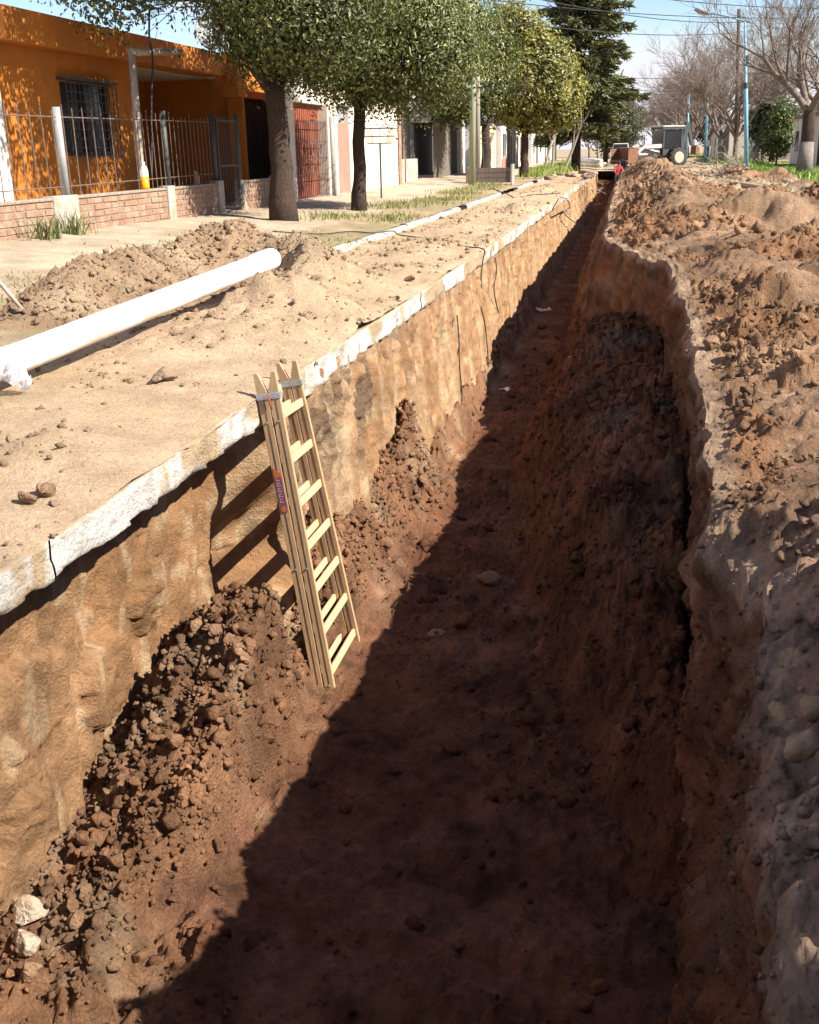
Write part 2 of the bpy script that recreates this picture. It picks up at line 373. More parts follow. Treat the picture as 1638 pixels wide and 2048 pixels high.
C = mixc(C, np.array([.29, .125, .066]), sm(-.6, .1, X)*sm(-2.15, -1.8, Z)*sm(-.2, .4, fbm(X, Y, 1.6, 4, 69))*.8)  # redder slump soil, lightened to put bounced light into its colour
C = mixc(C, np.array([.24, .11, .068]), sm(.25, .5, fbm(X, Y*3, .8, 3, 68))*(1-loose)*.6)
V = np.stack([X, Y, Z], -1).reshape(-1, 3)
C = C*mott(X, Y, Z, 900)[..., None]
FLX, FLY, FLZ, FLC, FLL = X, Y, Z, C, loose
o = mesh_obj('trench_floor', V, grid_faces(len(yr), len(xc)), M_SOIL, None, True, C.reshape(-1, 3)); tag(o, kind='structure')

# ---- left trench wall
def wall_left_x(Y, Zz):
    d = -Zz/2.2
    base = xl(Y)-.03+.02*d+np.interp(Y, [7.6, 9], [0, .2])*d**1.3
    rec = (1-sm(7.05, 7.75, Y+.25*fbm(Y, Zz, 1.5, 3, 70)))*sm(.02, .12, d)
    base = base-rec*(.46+.06*fbm(Y, Zz, 1.1, 3, 71))
    return base
yw = rows(1.0, 84, .0053); zc = np.linspace(-.1, -2.6, 120)
Zw, Yw = np.meshgrid(zc, yw)
Xw = wall_left_x(Yw, Zw)
st = fbm(Yw*9, Zw*1.1, 1.0, 5, 74, .6)-.8*sm(.35, .7, vnoise(Yw*5.5, Zw*.5, None, 73))
Xw = Xw+.022*st+.018*fbm(Yw, Zw, 2.4, 4, 75)+.008*fbm(Yw, Zw, 14, 3, 76)
gro = np.abs(((Yw*3.1+.25*fbm(Yw, Zw, .8, 3, 730)) % 1)-.5)*2
Xw = Xw-.022*sm(.78, .98, gro)*sm(-.3, .3, fbm(Yw*1.2, Zw*.5, 1., 3, 731))
pits = sm(.25, .6, fbm(Yw*1.6, Zw*.9, 4.2, 3, 77))*sm(7.4, 8, Yw)
Xw = Xw-.05*pits*sm(-2.2, -.3, Zw)
dk = sm(.0, .4, .7*fbm(Yw, Zw, 2.6, 4, 78)-.1+.85*gauss(Yw, Zw, 8.5, -.6, .9, .55))*sm(7.3, 7.8, Yw)*sm(-1.6, -.4, Zw)*(1-sm(10, 13, Yw))
Xw = Xw-dk*(.07*np.abs(fbm(Yw, Zw, 6, 4, 79))-.045*clod(Yw, Zw, .09, 790, .7)-.03*clod(Yw, Zw+2, .05, 793, .7))
Xw = Xw+.02*clod(Yw, Zw, .055, 796, .35)*sm(-.2, .4, fbm(Yw, Zw, 1.5, 3, 797))
crk = np.abs(fbm(Yw*1.3, Zw*.8, 1.5, 4, 798))
Xw = Xw-.035*sm(.045, .0, crk)*(1-sm(9, 12, Yw))
# plates of crust flaking off the near wall
for (cy, cz, sy, sz, th, sd) in ((4.55, -1.05, .42, .26, .07, 1), (5.25, -1.35, .34, .30, .10, 2), (3.9, -1.35, .5, .33, .06, 3), (5.9, -1.15, .2, .2, .09, 4), (4.1, -1.75, .3, .4, .1, 5)):
    q = ((Yw-cy)/sy)**2+((Zw-cz)/sz)**2+.55*fbm(Yw, Zw, 3.3, 4, 80+sd)
    Xw = Xw+th*(1-sm(.75, .85, q))*(.5+.5*sm(cz-sz, cz+sz, Zw))
C = mixc(DRY+0*Yw[..., None], np.array([.385, .238, .128]), sm(-.2, .5, fbm(Yw*2, Zw*.6, 1.2, 4, 85)))
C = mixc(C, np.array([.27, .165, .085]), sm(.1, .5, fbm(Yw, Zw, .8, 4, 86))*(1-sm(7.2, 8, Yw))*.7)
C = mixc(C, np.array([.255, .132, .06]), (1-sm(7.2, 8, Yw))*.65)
C = mixc(C, TOP*.75, np.clip(dk*1.1, 0, .92))
C = mixc(C, np.array([.21, .16, .115]), sm(-.42, -.24, Zw)*(.4+.4*sm(-.1, .4, fbm(Yw, Zw, 1.7, 3, 87)))*(1-.6*sm(7.4, 9, Yw)))
C = mixc(C, np.array([.31, .185, .10]), sm(-1.5, -2.1, Zw)*.6)
C = mixc(C, np.array([.43, .31, .185]), sm(.35, .6, fbm(Yw*3, Zw*1.4, 2.5, 3, 88))*.6)
C = C*(1+.6*(mott(Xw, Yw, Zw, 920)-1))[..., None]
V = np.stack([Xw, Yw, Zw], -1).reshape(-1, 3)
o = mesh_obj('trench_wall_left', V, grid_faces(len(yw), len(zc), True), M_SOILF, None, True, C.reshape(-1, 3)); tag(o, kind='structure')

# ---- right trench wall, lip and the churned ground beyond it, one sheet
def right_z(X, Y):
    """height of the ground to the right of the trench"""
    d = X-xlip(Y)
    z = .03+.10*sm(.0, 1.2, d)+.05*fbm(X, Y, .6, 4, 100)
    hs = np.interp(Y, [1.2, 2.2, 3.0, 3.4, 3.8, 4.4, 5], [.85, .75, .52, .40, .24, .10, 0.])
    sh = hs*(1-np.exp(-np.clip(1.25*d/np.maximum(hs, .02), 0, 30)**1.2))
    z = z+sh*(1+.10*fbm(X, Y, 1.6, 3, 101))
    # long spoil ridge
    rx = np.interp(Y, [15, 22, 30, 60], [1.3, .95, .95, .9]); w = np.interp(Y, [14, 20, 30], [.75, .95, 1.05])
    amp = np.interp(Y, [11, 14, 17, 20, 24, 30, 40, 55, 66, 72], [.05, .12, .28, .50, .60, .66, .68, .72, .70, .2])
    amp = amp*(1+.22*fbm(Y, X*0, .35, 3, 103))
    q = np.exp(-np.abs((X-rx-.25*fbm(Y, X*.3, .5, 2, 104))/w)**1.7)
    z = z+amp*q
    for (cx, cy, h, sx, sy) in ((1.85, 19.6, .42, .55, .7), (2.75, 19.3, .55, .65, .7), (3.6, 20.3, .45, .6, .8), (3.1, 16.4, .45, .8, .8), (2.2, 15.0, .30, .7, .7),
                                (1.5, 11.2, .22, .35, .5), (2.3, 12.1, .38, .5, .5), (2.1, 9.6, .24, .4, .5), (1.2, 8.2, .10, .35, .5), (1.7, 6.6, .24, .35, .4), (1.05, 5.5, .13, .2, .25),
                                (1.25, 13.6, .22, .4, .5), (2.9, 24.5, .5, .9, 1.2), (4.6, 27, .55, .8, 1.5), (5.2, 36, .4, .6, 2.), (4.2, 45, .35, .8, 3), (5.4, 44, .4, .6, 2.5),
                                (4.9, 55, .45, .7, 3), (3.9, 34, .25, .5, 2), (2.6, 30, .25, .5, 2)):
        z = z+h*gauss(X, Y, cx, cy, sx, sy)*(1+.25*fbm(X, Y, 2., 3, 105))
    return z
def right_rough(X, Y):
    d = X-xlip(Y)
    return .45+.15*sm(5.5, 4., Y)+.9*sm(-.15, .35, fbm(X, Y, .75, 3, 110)+.25*sm(0., .2, right_z(X, Y)-.2))*sm(.05, .3, d)
nw, ng = 84, 230
yr2 = rows(.6, 84, .0053)
tw = np.linspace(0, 1, nw); tg = np.linspace(0, 1, ng+1)[1:]
YY = yr2[:, None]
lx = xlip(yr2)[:, None]; bx_ = xbot(yr2)[:, None]
gx = lx+(tg[None, :]**1.55)*(np.interp(yr2, [0, 6, 20, 84], [3.2, 4.5, 6.3, 6.7])[:, None])
gY = np.repeat(YY, ng, 1)
gz = right_z(gx, gY)
rg = right_rough(gx, gY)
gz = gz+(.085*clod(gx, gY, .24, 120, .45)+.055*clod(gx+3, gY, .12, 123, .6)+.03*clod(gx, gY+2, .06, 126, .7))*rg+.085*fbm(gx, gY, 2.0, 5, 130, .55)*(.35+.6*rg)+.012*fbm(gx, gY, 11, 3, 131)
gz = gz+(.05*fbm(gx*1.5, gY*2.5, 2.4, 5, 133, .6)+.03*np.abs(fbm(gx*2, gY*5, 2., 4, 134)))*sm(5.2, 4.2, gY)
lipz = gz[:, :1]
wY = np.repeat(YY, nw, 1); wT = np.repeat(tw[None, :], len(yr2), 0)
wz = -2.45+(lipz+2.45)*wT
wx = bx_+(lx-bx_)*wT**np.interp(yr2, [14, 19], [1., 1.25])[:, None]
wx = wx+(.05*fbm(wY, wz, 1.1, 4, 140)+.04*fbm(wY*.8, wz*1.5, 3.0, 5, 141, .55)+.024*fbm(wY+wz*.9, (wz-wY)*.35, 9, 4, 146, .6)+.014*fbm(wY, wz, 13, 3, 143)-.03*clod(wY+wz*.5, wz, .12, 147, .4)*sm(.85, .7, wT))*sm(1.02, .93, wT)
wx = wx-np.interp(yr2, [3, 4.5, 6.5], [.07, .06, .0])[:, None]*sm(-.5, -1.3, wz)*(1-.4*sm(-1.6, -2.2, wz))
wx = wx-(.10+.08*fbm(wY, wz, 1.5, 3, 144))*gauss(wY, wz, 12.8, -.45, 1.8, .5)
wx = wx+.07*sm(.2, .6, fbm(wY*.7, wz*1.2, 2.4, 3, 145))*np.interp(yr2, [5, 8], [1, .4])[:, None]*sm(1., .9, wT)
rl = .10  # rounding of the lip
wx = wx+.025*sm(.96, 1., wT)**2
Xr = np.concatenate([wx, gx+.025], 1); Yr = np.concatenate([wY, gY], 1); Zr = np.concatenate([wz, gz], 1)
dd = np.concatenate([-(1-wT)*2.4, gx-lx], 1)
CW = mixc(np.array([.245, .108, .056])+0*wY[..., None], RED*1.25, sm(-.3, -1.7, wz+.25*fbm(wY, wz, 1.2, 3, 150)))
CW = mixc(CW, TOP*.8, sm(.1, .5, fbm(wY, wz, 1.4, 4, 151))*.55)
CW = mixc(CW, np.array([.43, .28, .195]), sm(.955, .985, wT)*.9)
rz_ = right_z(gx, gY)
CG = mixc(np.array([.385, .228, .128])+0*gY[..., None], np.array([.29, .152, .077]), sm(-.2, .4, fbm(gx, gY, .55, 4, 152)))
CG = mixc(CG, np.array([.25, .138, .072]), sm(.2, .45, fbm(gx, gY, .9, 4, 153))*.6)
CG = mixc(CG, np.array([.28, .185, .11]), sm(.35, .8, rz_)*.6)
CG = mixc(CG, np.array([.34, .235, .155]), sm(.9, .3, rg)*.45)
CG = mixc(CG, np.array([.45, .28, .195]), sm(4.8, 3.6, gY)*sm(.9, .3, gx-lx)*.8)
CG = mixc(CG, np.array([.43, .295, .195]), sm(.16, .03, (gx-lx)+.06*fbm(gx, gY, 3, 3, 157))*.7)
CG = mixc(CG, np.array([.46, .35, .22]), sm(2.4, 3.2, gx)*sm(24, 27, gY)*(1-sm(.25, .45, rz_))*.8)
CW = mixc(CW, np.array([.36, .21, .14]), sm(.15, .5, fbm(wY*1.5+wz, (wz-wY)*.8, 3.2, 4, 155))*.45)
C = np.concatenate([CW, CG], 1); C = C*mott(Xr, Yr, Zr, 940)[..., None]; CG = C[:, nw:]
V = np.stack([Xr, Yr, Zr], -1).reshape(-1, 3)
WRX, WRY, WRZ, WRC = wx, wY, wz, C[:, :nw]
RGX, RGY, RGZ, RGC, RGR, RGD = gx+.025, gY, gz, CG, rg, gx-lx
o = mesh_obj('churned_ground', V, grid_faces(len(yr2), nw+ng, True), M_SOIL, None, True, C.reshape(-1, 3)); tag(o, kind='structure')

# ---- road surface left of the trench: dirt over the concrete
KX = lambda Y: np.interp(Y, [0, 15, 27, 65, 110], [-4.66, -4.66, -4.5, -4.3, -4.2])
def road_z(X, Y):
    z = .005+.025*fbm(X, Y, .8, 4, 200)+.03*sm(-2.6, -3.3, X)
    e = X-xl(Y)
    z = z-.025*sm(-.12, 0, e)
    for (cx, cy, h, sx, sy) in ((-3.05, 5.15, .10, .45, .45), (-3.3, 4.4, .05, .5, .5), (-3.45, 9.7, .27, .75, .8), (-3.1, 10.4, .20, .5, .7), (-3.8, 8.4, .07, .5, .8), (-3.55, 12.2, .34, .6, 1.2),
                                (-3.0, 14.8, .07, .4, .9), (-3.2, 18.5, .07, .5, 1.2), (-3.6, 24, .07, .4, 1.5), (-2.9, 30, .15, .3, 1.2), (-3.5, 44, .12, .4, 2)):
        z = z+h*gauss(X, Y, cx, cy, sx, sy)*(1+.4*fbm(X, Y, 2.5, 3, 201))
    return z
tq = np.linspace(0, 1, 120); yq = rows(1.0, 110, .0058)
Yq = np.repeat(yq[:, None], 120, 1); x0 = xl(yq)[:, None]; x1 = KX(yq)[:, None]-np.interp(yq, [13.5, 15.], [1.6, 0])[:, None]
Xq = x0+(x1-x0)*tq[None, :]
Zq = road_z(Xq, Yq)
rq = np.clip(sm(.03, .16, Zq)+.5*sm(.1, .5, fbm(Xq, Yq, 1.1, 3, 205)), .06, 1)
Zq = Zq+(.05*clod(Xq, Yq, .13, 210, .4)+.03*clod(Xq, Yq+4, .07, 213, .55))*rq*.9+.012*fbm(Xq, Yq, 5, 4, 216)*(.4+rq)+.006*fbm(Xq, Yq*.4, 9, 2, 217)
C = mixc(TAN+0*Yq[..., None], np.array([.42, .295, .175]), sm(-.1, .5, fbm(Xq, Yq, .7, 4, 218)))
C = mixc(C, np.array([.34, .235, .14]), np.clip(rq-.25, 0, 1)*.6)
C = mixc(C, np.array([.36, .26, .165]), sm(10, 16, Yq)*.35*sm(-.2, .4, fbm(Xq*3, Yq*.5, 1., 4, 219)))
V = np.stack([Xq, Yq, Zq], -1).reshape(-1, 3)
RDX, RDY, RDZ, RDC, RDR = Xq, Yq, Zq, C, rq
o = mesh_obj('road', V, grid_faces(len(yq), 120, True), M_SOILF, None, True, C.reshape(-1, 3)); tag(o, kind='structure')

# ---- the cut edge of the concrete slab, broken into lengths by its joints
slab = empty('road_slab', (0, 0, 0), kind='structure')
ys = 1.0; r_ = random.Random(5)
while ys < 80:
    L = r_.uniform(.5, 1.5) if ys < 9 else r_.uniform(1.0, 2.6)*(1+ys/40)
    ye = ys+L; n1 = max(6, int(L/(.012*max(3, ys)))); n1 = min(n1, 120); n2 = 31
    a = np.linspace(ys+.002, ye-.002, n1); b = np.linspace(0, 1, n2)
    A, B = np.meshgrid(a, b, indexing='ij')
    th = np.interp(A, [3, 5.7, 8, 20, 40], [.185, .215, .235, .235, .21])+.010*fbm(A, A*0, 5, 4, 300)
    off = r_.uniform(-.008, .01); 
    if 6.6 < ys < 7.2: off = .0
    # profile: back top -> front top -> front bottom -> back bottom
    s = B*3; top_t = np.clip(s, 0, 1); fr = np.clip(s-1, 0, 1); bt = np.clip(s-2, 0, 1)
    xe = xl(A)+off+.006*fbm(A, B, 4, 4, 302)
    Xs = np.where(s < 1, xe-.32*(1-top_t), np.where(s < 2, xe-.025*(1-np.abs(fr*2-1))*0+.012*fbm(A*6, fr*2, 1.5, 3, 303)-.05*sm(.75, 1., fr)*(fbm(A, fr, 5, 3, 304) > .1), xe-.05-.5*bt))
    Zs = np.where(s < 1, -.02-.0*top_t, np.where(s < 2, -.012-.016*sm(0,.2,fr)-th*fr, -.028-th+.015*fbm(A, B, 6, 3, 305)))
    V = np.stack([Xs, A, Zs], -1).reshape(-1, 3)
    dm = sm(-.15, .35, fbm(A*2.2, fr*.5, 1., 4, 310)+.35*fbm(A*11, fr*.7, 1., 3, 311)-.05+r_.uniform(-.25, .35)+.25*sm(18, 40, A))
    dm = np.maximum(dm, sm(.90, 1., fr)*.7); dm = np.where(s < 1, 1., dm); dm = np.maximum(dm, .8*sm(.10, .0, fr+.05*fbm(A, A*0, 9, 3, 312)))
    Cs = mixc(np.array([.66, .61, .54])+0*A[..., None], np.array([.45, .325, .195]), np.clip(dm, 0, 1))
    Cs = mixc(Cs, np.array([.30, .25, .20]), sm(.35, .6, fbm(A*7, fr*2, 1., 3, 313))*(fr > 0)*.5)
    ob = mesh_obj('slab_piece', V, grid_faces(n1, n2), M_SOILF, slab, False, Cs.reshape(-1, 3))
    ys = ye
# ---- raised verge and footpath on the left
def verge_z(X, Y):
    A_ = np.interp(Y, [14.5, 24, 40], [.36, .22, .2])
    return .12+np.clip((KX(Y)-.1-X)/4.2, 0, 1.2)*A_+.02*fbm(X, Y, .7, 3, 230)
def left_pt(px, py, it=30):
    z = .3
    for _ in range(it):
        p = P(px, py, z); z = float(verge_z(np.array([p[0]]), np.array([p[1]]))[0])
    return Vector((p[0], p[1], z))
yv = rows(6, 130, .009); tv = np.linspace(0, 1, 90)
Yv = np.repeat(yv[:, None], 90, 1); Xv = (KX(yv)-.11)[:, None]+(-14+4.6)*tv[None, :]**1.2
Zv = verge_z(Xv, Yv)+.01*fbm(Xv, Yv, 4, 3, 231)
path = sm(-5.9, -6.1, Xv+.3*fbm(Xv, Yv, .9, 3, 232))
C = mixc(np.array([.36, .265, .16])+0*Yv[..., None], np.array([.45, .355, .25]), path)
grassy = sm(-.1, .35, fbm(Xv, Yv, .45, 4, 233))*(1-path)
C = mixc(C, np.array([.24, .215, .09]), grassy*.6)
C = mixc(C, np.array([.30, .225, .15]), sm(.1, .5, fbm(Xv, Yv, 1.3, 4, 234))*.5)
o = mesh_obj('verge', np.stack([Xv, Yv, Zv], -1).reshape(-1, 3), grid_faces(len(yv), 90, True), M_SOILF, None, True, C.reshape(-1, 3)); tag(o, kind='structure')

kerb = empty('kerb', (0, 0, 0), kind='structure')
yk = 13.9; r_ = random.Random(3)
while yk < 108:
    L = r_.uniform(.9, 1.3)*(1 if yk < 30 else 2.2)
    if not (38 < yk < 44 or 28.6 < yk < 30.2 or 50 < yk < 53):
        kx = float(KX(yk+L/2)); hh = .13+r_.uniform(-.015, .01); n1 = 14
        prof = [(-.13, -.1), (-.13, hh), (.0, hh+.004), (.035, hh-.035), (.06, -.06)]
        a = np.linspace(yk+.006, yk+L-.006, n1); vs = []
        for yy in a:
            for k, (dx, zz) in enumerate(prof):
                j = .010*float(fbm(np.array([yy*7.]), np.array([k*3.1]), 1., 3, 241)[0])
                vs.append((float(KX(yy))+dx+j, yy, zz+j))
        mesh_obj('kerb_piece', np.array(vs), grid_faces(n1, 5), M_CONC, kerb)
    yk += L

# ---- wide ground reaching to the horizon, below everything else
GN = [(-600, -200), (600, -200), (600, 900), (-600, 900)]
gq = MB()
# the ground sheet leaves a slot for the trench
for (xa, xb, ya, yb) in ((-600, -4.8, -200, 900), (4.2, 600, -200, 900), (-4.8, 4.2, 82, 900), (-4.8, 4.2, -200, -3.)):
    gq.add([(xa, ya, -.16), (xb, ya, -.16), (xb, yb, -.16), (xa, yb, -.16)], [(0, 1, 2, 3)])
M_FAR = mat('far_ground', (.33, .25, .16), (.22, .18, .1), .15, .95)
tag(gq.build('ground', M_FAR), kind='structure')
# far road surface and right verge
def sheet(name, xa, xb, ya, yb, zf, colf, nx, k, m, kind='structure'):
    yy = rows(ya, yb, k); xx = np.linspace(xa, xb, nx); Xg, Yg = np.meshgrid(xx, yy)
    Zg = zf(Xg, Yg); Cg = colf(Xg, Yg, Zg)
    ob = mesh_obj(name, np.stack([Xg, Yg, Zg], -1).reshape(-1, 3), grid_faces(len(yy), nx), m, None, True, Cg.reshape(-1, 3)); tag(ob, kind=kind); return ob
sheet('far_road', -4.4, 9, 78, 260, lambda x, y: -.03+.03*fbm(x, y, .4, 3, 250), lambda x, y, z: mixc(np.array([.42, .33, .22])+0*x[..., None], np.array([.3, .22, .14]), sm(-.2, .4, fbm(x, y, .3, 3, 251))), 40, .012, M_SOILF)
def rverge_z(x, y): return .02+.14*sm(6.0, 7.0, x+.4*fbm(x, y, .3, 3, 260))+.04*fbm(x, y, .5, 3, 261)
sheet('verge_right', 5.6, 18, 6, 200, rverge_z, lambda x, y, z: mixc(np.array([.36, .26, .16])+0*x[..., None], np.array([.10, .15, .035]), sm(6.2, 7.0, x+.8*fbm(x, y, .3, 4, 262))*sm(-.6, .1, fbm(x, y, .4, 3, 263))), 60, .012, M_SOILF)
def spoil_block(name, x0, x1, y0, y1, hfun, seed, label, cat, res, col, group=None, hole=None):
    """a free-standing heap of loose soil: a rough height field whose rim is buried"""
    nx, ny = int((x1-x0)/res), int((y1-y0)/res); xx = np.linspace(x0, x1, nx); yy = np.linspace(y0, y1, ny); Xg, Yg = np.meshgrid(xx, yy)
    Zg, base = hfun(Xg, Yg); up = np.clip(Zg-base, 0, 1)
    k = sm(.0, .15, up)
    Zg = Zg+(.06*clod(Xg, Yg, .22, seed, .6)+.05*clod(Xg+2, Yg, .11, seed+3, .65)+.03*clod(Xg, Yg+2, .055, seed+6, .7))*k+.03*fbm(Xg, Yg, 4, 4, seed+9)*k
    Zg = np.where(up <= .004, base-.12, Zg)
    Cg = mixc(col[0]+0*Xg[..., None], col[1], sm(-.2, .5, fbm(Xg, Yg, 1.6, 4, seed+11)))
    global HPX, HPY, HPZ, HPC, HPU; HPX, HPY, HPZ, HPC, HPU = Xg, Yg, Zg, Cg, up
    ob = mesh_obj(name, np.stack([Xg, Yg, Zg], -1).reshape(-1, 3), grid_faces(ny, nx), M_SOIL, None, True, Cg.reshape(-1, 3))
    tag(ob, label, cat, group); return ob
def heap_left(x, y):
    base = np.where(x < KX(y)-.1, verge_z(x, y), road_z(x, y))-.03
    h = .62*gauss(x, y, -5.0, 13.4, .62, 1.15)+.42*gauss(x, y, -5.2, 11.6, .55, 1.3)+.40*gauss(x, y, -5.35, 10.0, .5, 1.1)+.42*gauss(x, y, -4.15, 13.4, .5, 1.0)+.18*gauss(x, y, -3.6, 12.9, .5, 1.1)+.25*gauss(x, y, -5.5, 14.6, .3, .5)
    h = h*(1+.22*fbm(x, y, 1.3, 4, 400))-.05
    return base+np.clip(h, 0, 9), base
spoil_block('dirt_pile', -6.9, -2.7, 8.0, 16.2, heap_left, 401, 'long heap of loose brown soil behind the white pipe by the footpath', 'dirt pile', .024, (np.array([.40, .265, .16]), np.array([.48, .345, .215])))
# unseen spoil heap added beside the viewer to shade the near bank
def heap_shade(x, y):
    base = 0*x+.0
    h = 3.5*gauss(x, y, 3.9, .9, 1.75, 1.75)+1.6*gauss(x, y, 4.6, -1.6, 1.5, 1.6)
    return base+np.clip(h*(1+.10*fbm(x, y, .9, 3, 420))-.08, 0, 9), base
_keep = (HPX, HPY, HPZ, HPC, HPU)
spoil_block('dirt_pile', 1.3, 8.2, -4.6, 4.6, heap_shade, 421, 'unseen tall heap of dug soil added on the right bank to shade the near trench end', 'dirt pile', .07, (np.array([.33, .20, .115]), np.array([.28, .16, .09])))
HPX, HPY, HPZ, HPC, HPU = _keep
# ground behind and beside the viewer at the trench head
nb = MB(); nb.bb(-6.5, 5, -4, .62, -2.6, -.02)
M_SOILP = mat('plain_soil', (.36, .25, .15), (.25, .16, .09), 3, .95, .6, 20)
tag(nb.build('trench_head', M_SOILP), kind='structure')
nb = MB(); nb.bb(-4.2, 3.2, 80, 84.5, -2.6, -.05)
tag(nb.build('trench_end', M_SOILP), kind='structure')

# ================================================================== ladder
def box_between(mb, p0, p1, wvec, dvec):
    """bar from p0 to p1 with full widths wvec and dvec (vectors)"""
    p0, p1, w, d = Vector(p0), Vector(p1), Vector(wvec)/2, Vector(dvec)/2
    vs = [p+sx*w+sy*d for p in (p0, p1) for sx, sy in ((-1,-1),(1,-1),(1,1),(-1,1))]
    return mb.add(vs, [(3,2,1,0),(4,5,6,7),(0,1,5,4),(1,2,6,5),(2,3,7,6),(3,0,4,7)])
lad = empty('ladder', (-2.06, 7.25, -2.2), 'folded double wooden ladder leaning on the cut concrete edge inside the trench', 'ladder')
def LP(v): return Vector(v)-Vector((-2.06, 7.25, -2.2))
nb0, nt0 = Vector((-2.05, 6.86, -2.26)), Vector((-2.42, 6.99, .17))
fb0, ft0 = Vector((-2.05, 7.66, -2.26)), Vector((-2.42, 7.49, .15))
ax = (nt0-nb0).normalized(); perp = Vector((ax.z, 0, -ax.x)).normalized()   # away from the wall
for pair, (b0, t0) in enumerate(((nb0, nt0), (fb0, ft0))):
    for sct, off in ((0, -.043), (1, .043)):
        L = (t0-b0).length; a = (t0-b0).normalized(); w = .075; th = .032
        sd = -1 if sct == 0 else 1            # outer edge keeps the tip
        poly = [(-w/2, 0), (w/2, 0), (w/2, L-.135 if sd < 0 else L), (w/2*.1 if sd > 0 else -w/2*.1, L), (-w/2, L if sd < 0 else L-.135)]
        if sd < 0: poly = [(-w/2, 0), (w/2, 0), (w/2, L-.135), (-w/2+.030, L), (-w/2, L)]
        else: poly = [(-w/2, 0), (w/2, 0), (w/2, L), (w/2-.030, L), (-w/2, L-.135)]
        org = b0+perp*off
        yv_ = Vector((0, 1, 0))
        m = MB().prism(poly, th, lambda p, q, r: tuple(LP(org+perp*p+a*q+yv_*(r-th/2))))
        stl = m.build('stile', M_WOOD, lad, bevel=.003)
        # a groove line along the stile
        g = MB(); ys_ = -th/2-.0015
        box_between(g, LP(org+a*.03+yv_*ys_+perp*.006), LP(org+a*(L-.17)+yv_*ys_+perp*.006), perp*.004, yv_*.003)
        g.build('groove', M_BARS, stl)
    g = MB(); c = t0-a*.165
    box_between(g, LP(c-perp*.088), LP(c+perp*.088), a*.042, Vector((0, .042, 0)))
    g.build('metal_band', M_GALV, lad, bevel=.002)
for k in range(7):
    t = 1-(.315+k*.325)/2.46
    pn, pf = nb0+(nt0-nb0)*t, fb0+(ft0-fb0)*t
    for off in (-.043, .05):
        m = MB(); box_between(m, LP(pn+perp*off+Vector((0, .012, 0))), LP(pf+perp*off-Vector((0, .012, 0))), perp*.026, ax*.062)
        m.build('rung', M_WOODL, lad, bevel=.008)
for t in (.86, .42, .05):
    for off in (-.043, .043):
        p = nb0+(nt0-nb0)*t+perp*off
        MB().tube([LP(p+Vector((0, -.026, 0))), LP(p+Vector((0, .0, 0)))], .007, 8).build('bolt', M_GALV, lad)
M_LABEL = mat('label_purple', (.17, .07, .10), (.14, .055, .08), 8, .5); M_LABELO = mat('label_orange', (.48, .12, .03), (.4, .1, .025), 8, .5); M_LABELW = mat('label_lettering', (.62, .42, .40), None, 8, .5)
pc = nb0+(nt0-nb0)*.66-perp*.043; yo = Vector((0, -.0185, 0))
def lab(poly, lift, m, name, par):
    n = len(poly)
    vs = [LP(pc+perp*u+ax*v+yo-Vector((0, lift, 0))) for u, v in poly]+[LP(pc+perp*u+ax*v+yo+Vector((0, .002, 0))) for u, v in poly]
    fs = [tuple(range(n)), tuple(range(2*n-1, n-1, -1))]+[(i, n+i, n+(i+1) % n, (i+1) % n) for i in range(n)]
    return mesh_obj(name, vs, fs, m, par)
lb = lab([(-.027, -.15), (-.018, -.165), (.018, -.165), (.027, -.15), (.027, .125), (-.02, .165), (-.027, .165)], .001, M_LABEL, 'maker_label', lad)
lab([(-.026, .095), (.026, .095), (.026, .124), (-.019, .163), (-.026, .163)], .0018, M_LABELO, 'label_tip', lb)
lab([(.02*math.cos(q*.785), -.135+.024*math.sin(q*.785)) for q in range(8)], .0018, M_LABELO, 'label_dot', lb)
for k in range(9):
    v = .08-k*.02
    lab([(-.016, v-.006), (.012-.006*(k % 2), v-.006), (.012-.006*(k % 2), v-.002), (-.016, v-.002)], .0018, M_LABELW, 'lettering', lb)
    if k % 2 == 0: lab([(-.016, v-.002), (-.012, v-.002), (-.012, v+.008), (-.016, v+.008)], .0018, M_LABELW, 'lettering', lb)
M_ROPE = mat('red_cord', (.3, .06, .03), None, 5, .8)
MB().tube([LP(nt0-ax*.15+Vector((0, -.03, 0))), LP(nt0-ax*.19+Vector((0, -.034, 0))+perp*.008), LP(nt0-ax*.235+Vector((0, -.03, 0))+perp*.004)], [.004, .009, .006], 6).build('cord', M_ROPE, lad)

# ================================================================== things lying about
pp = [Vector((-4.52, 3.4, .14)), Vector((-4.28, 7.0, .235)), Vector((-3.99, 11.35, .44)), Vector((-3.965, 11.72, .457)), Vector((-3.955, 11.9, .465))]
pipe = empty('plastic_pipe', pp[0], 'long white plastic sewer pipe resting on the soil heap', 'pipe')
m = MB(); dirp = (pp[1]-pp[0])
pts = [p-pp[0] for p in (pp[0], pp[1], pp[2])]; n = 40
m.tube(pts, .108, n, False); m.build('barrel', M_PIPE, pipe, True)
m = MB(); m.tube([p-pp[0] for p in (pp[2]-(pp[3]-pp[2])*.1, pp[2]+(pp[3]-pp[2])*.25, pp[3], pp[4])], [.108, .122, .122, .120], n, False)
m.tube([p-pp[0] for p in (pp[4], pp[3]+(pp[4]-pp[3])*.0)], [.113, .113], n, False)
m.build('socket', M_PIPE, pipe, True)

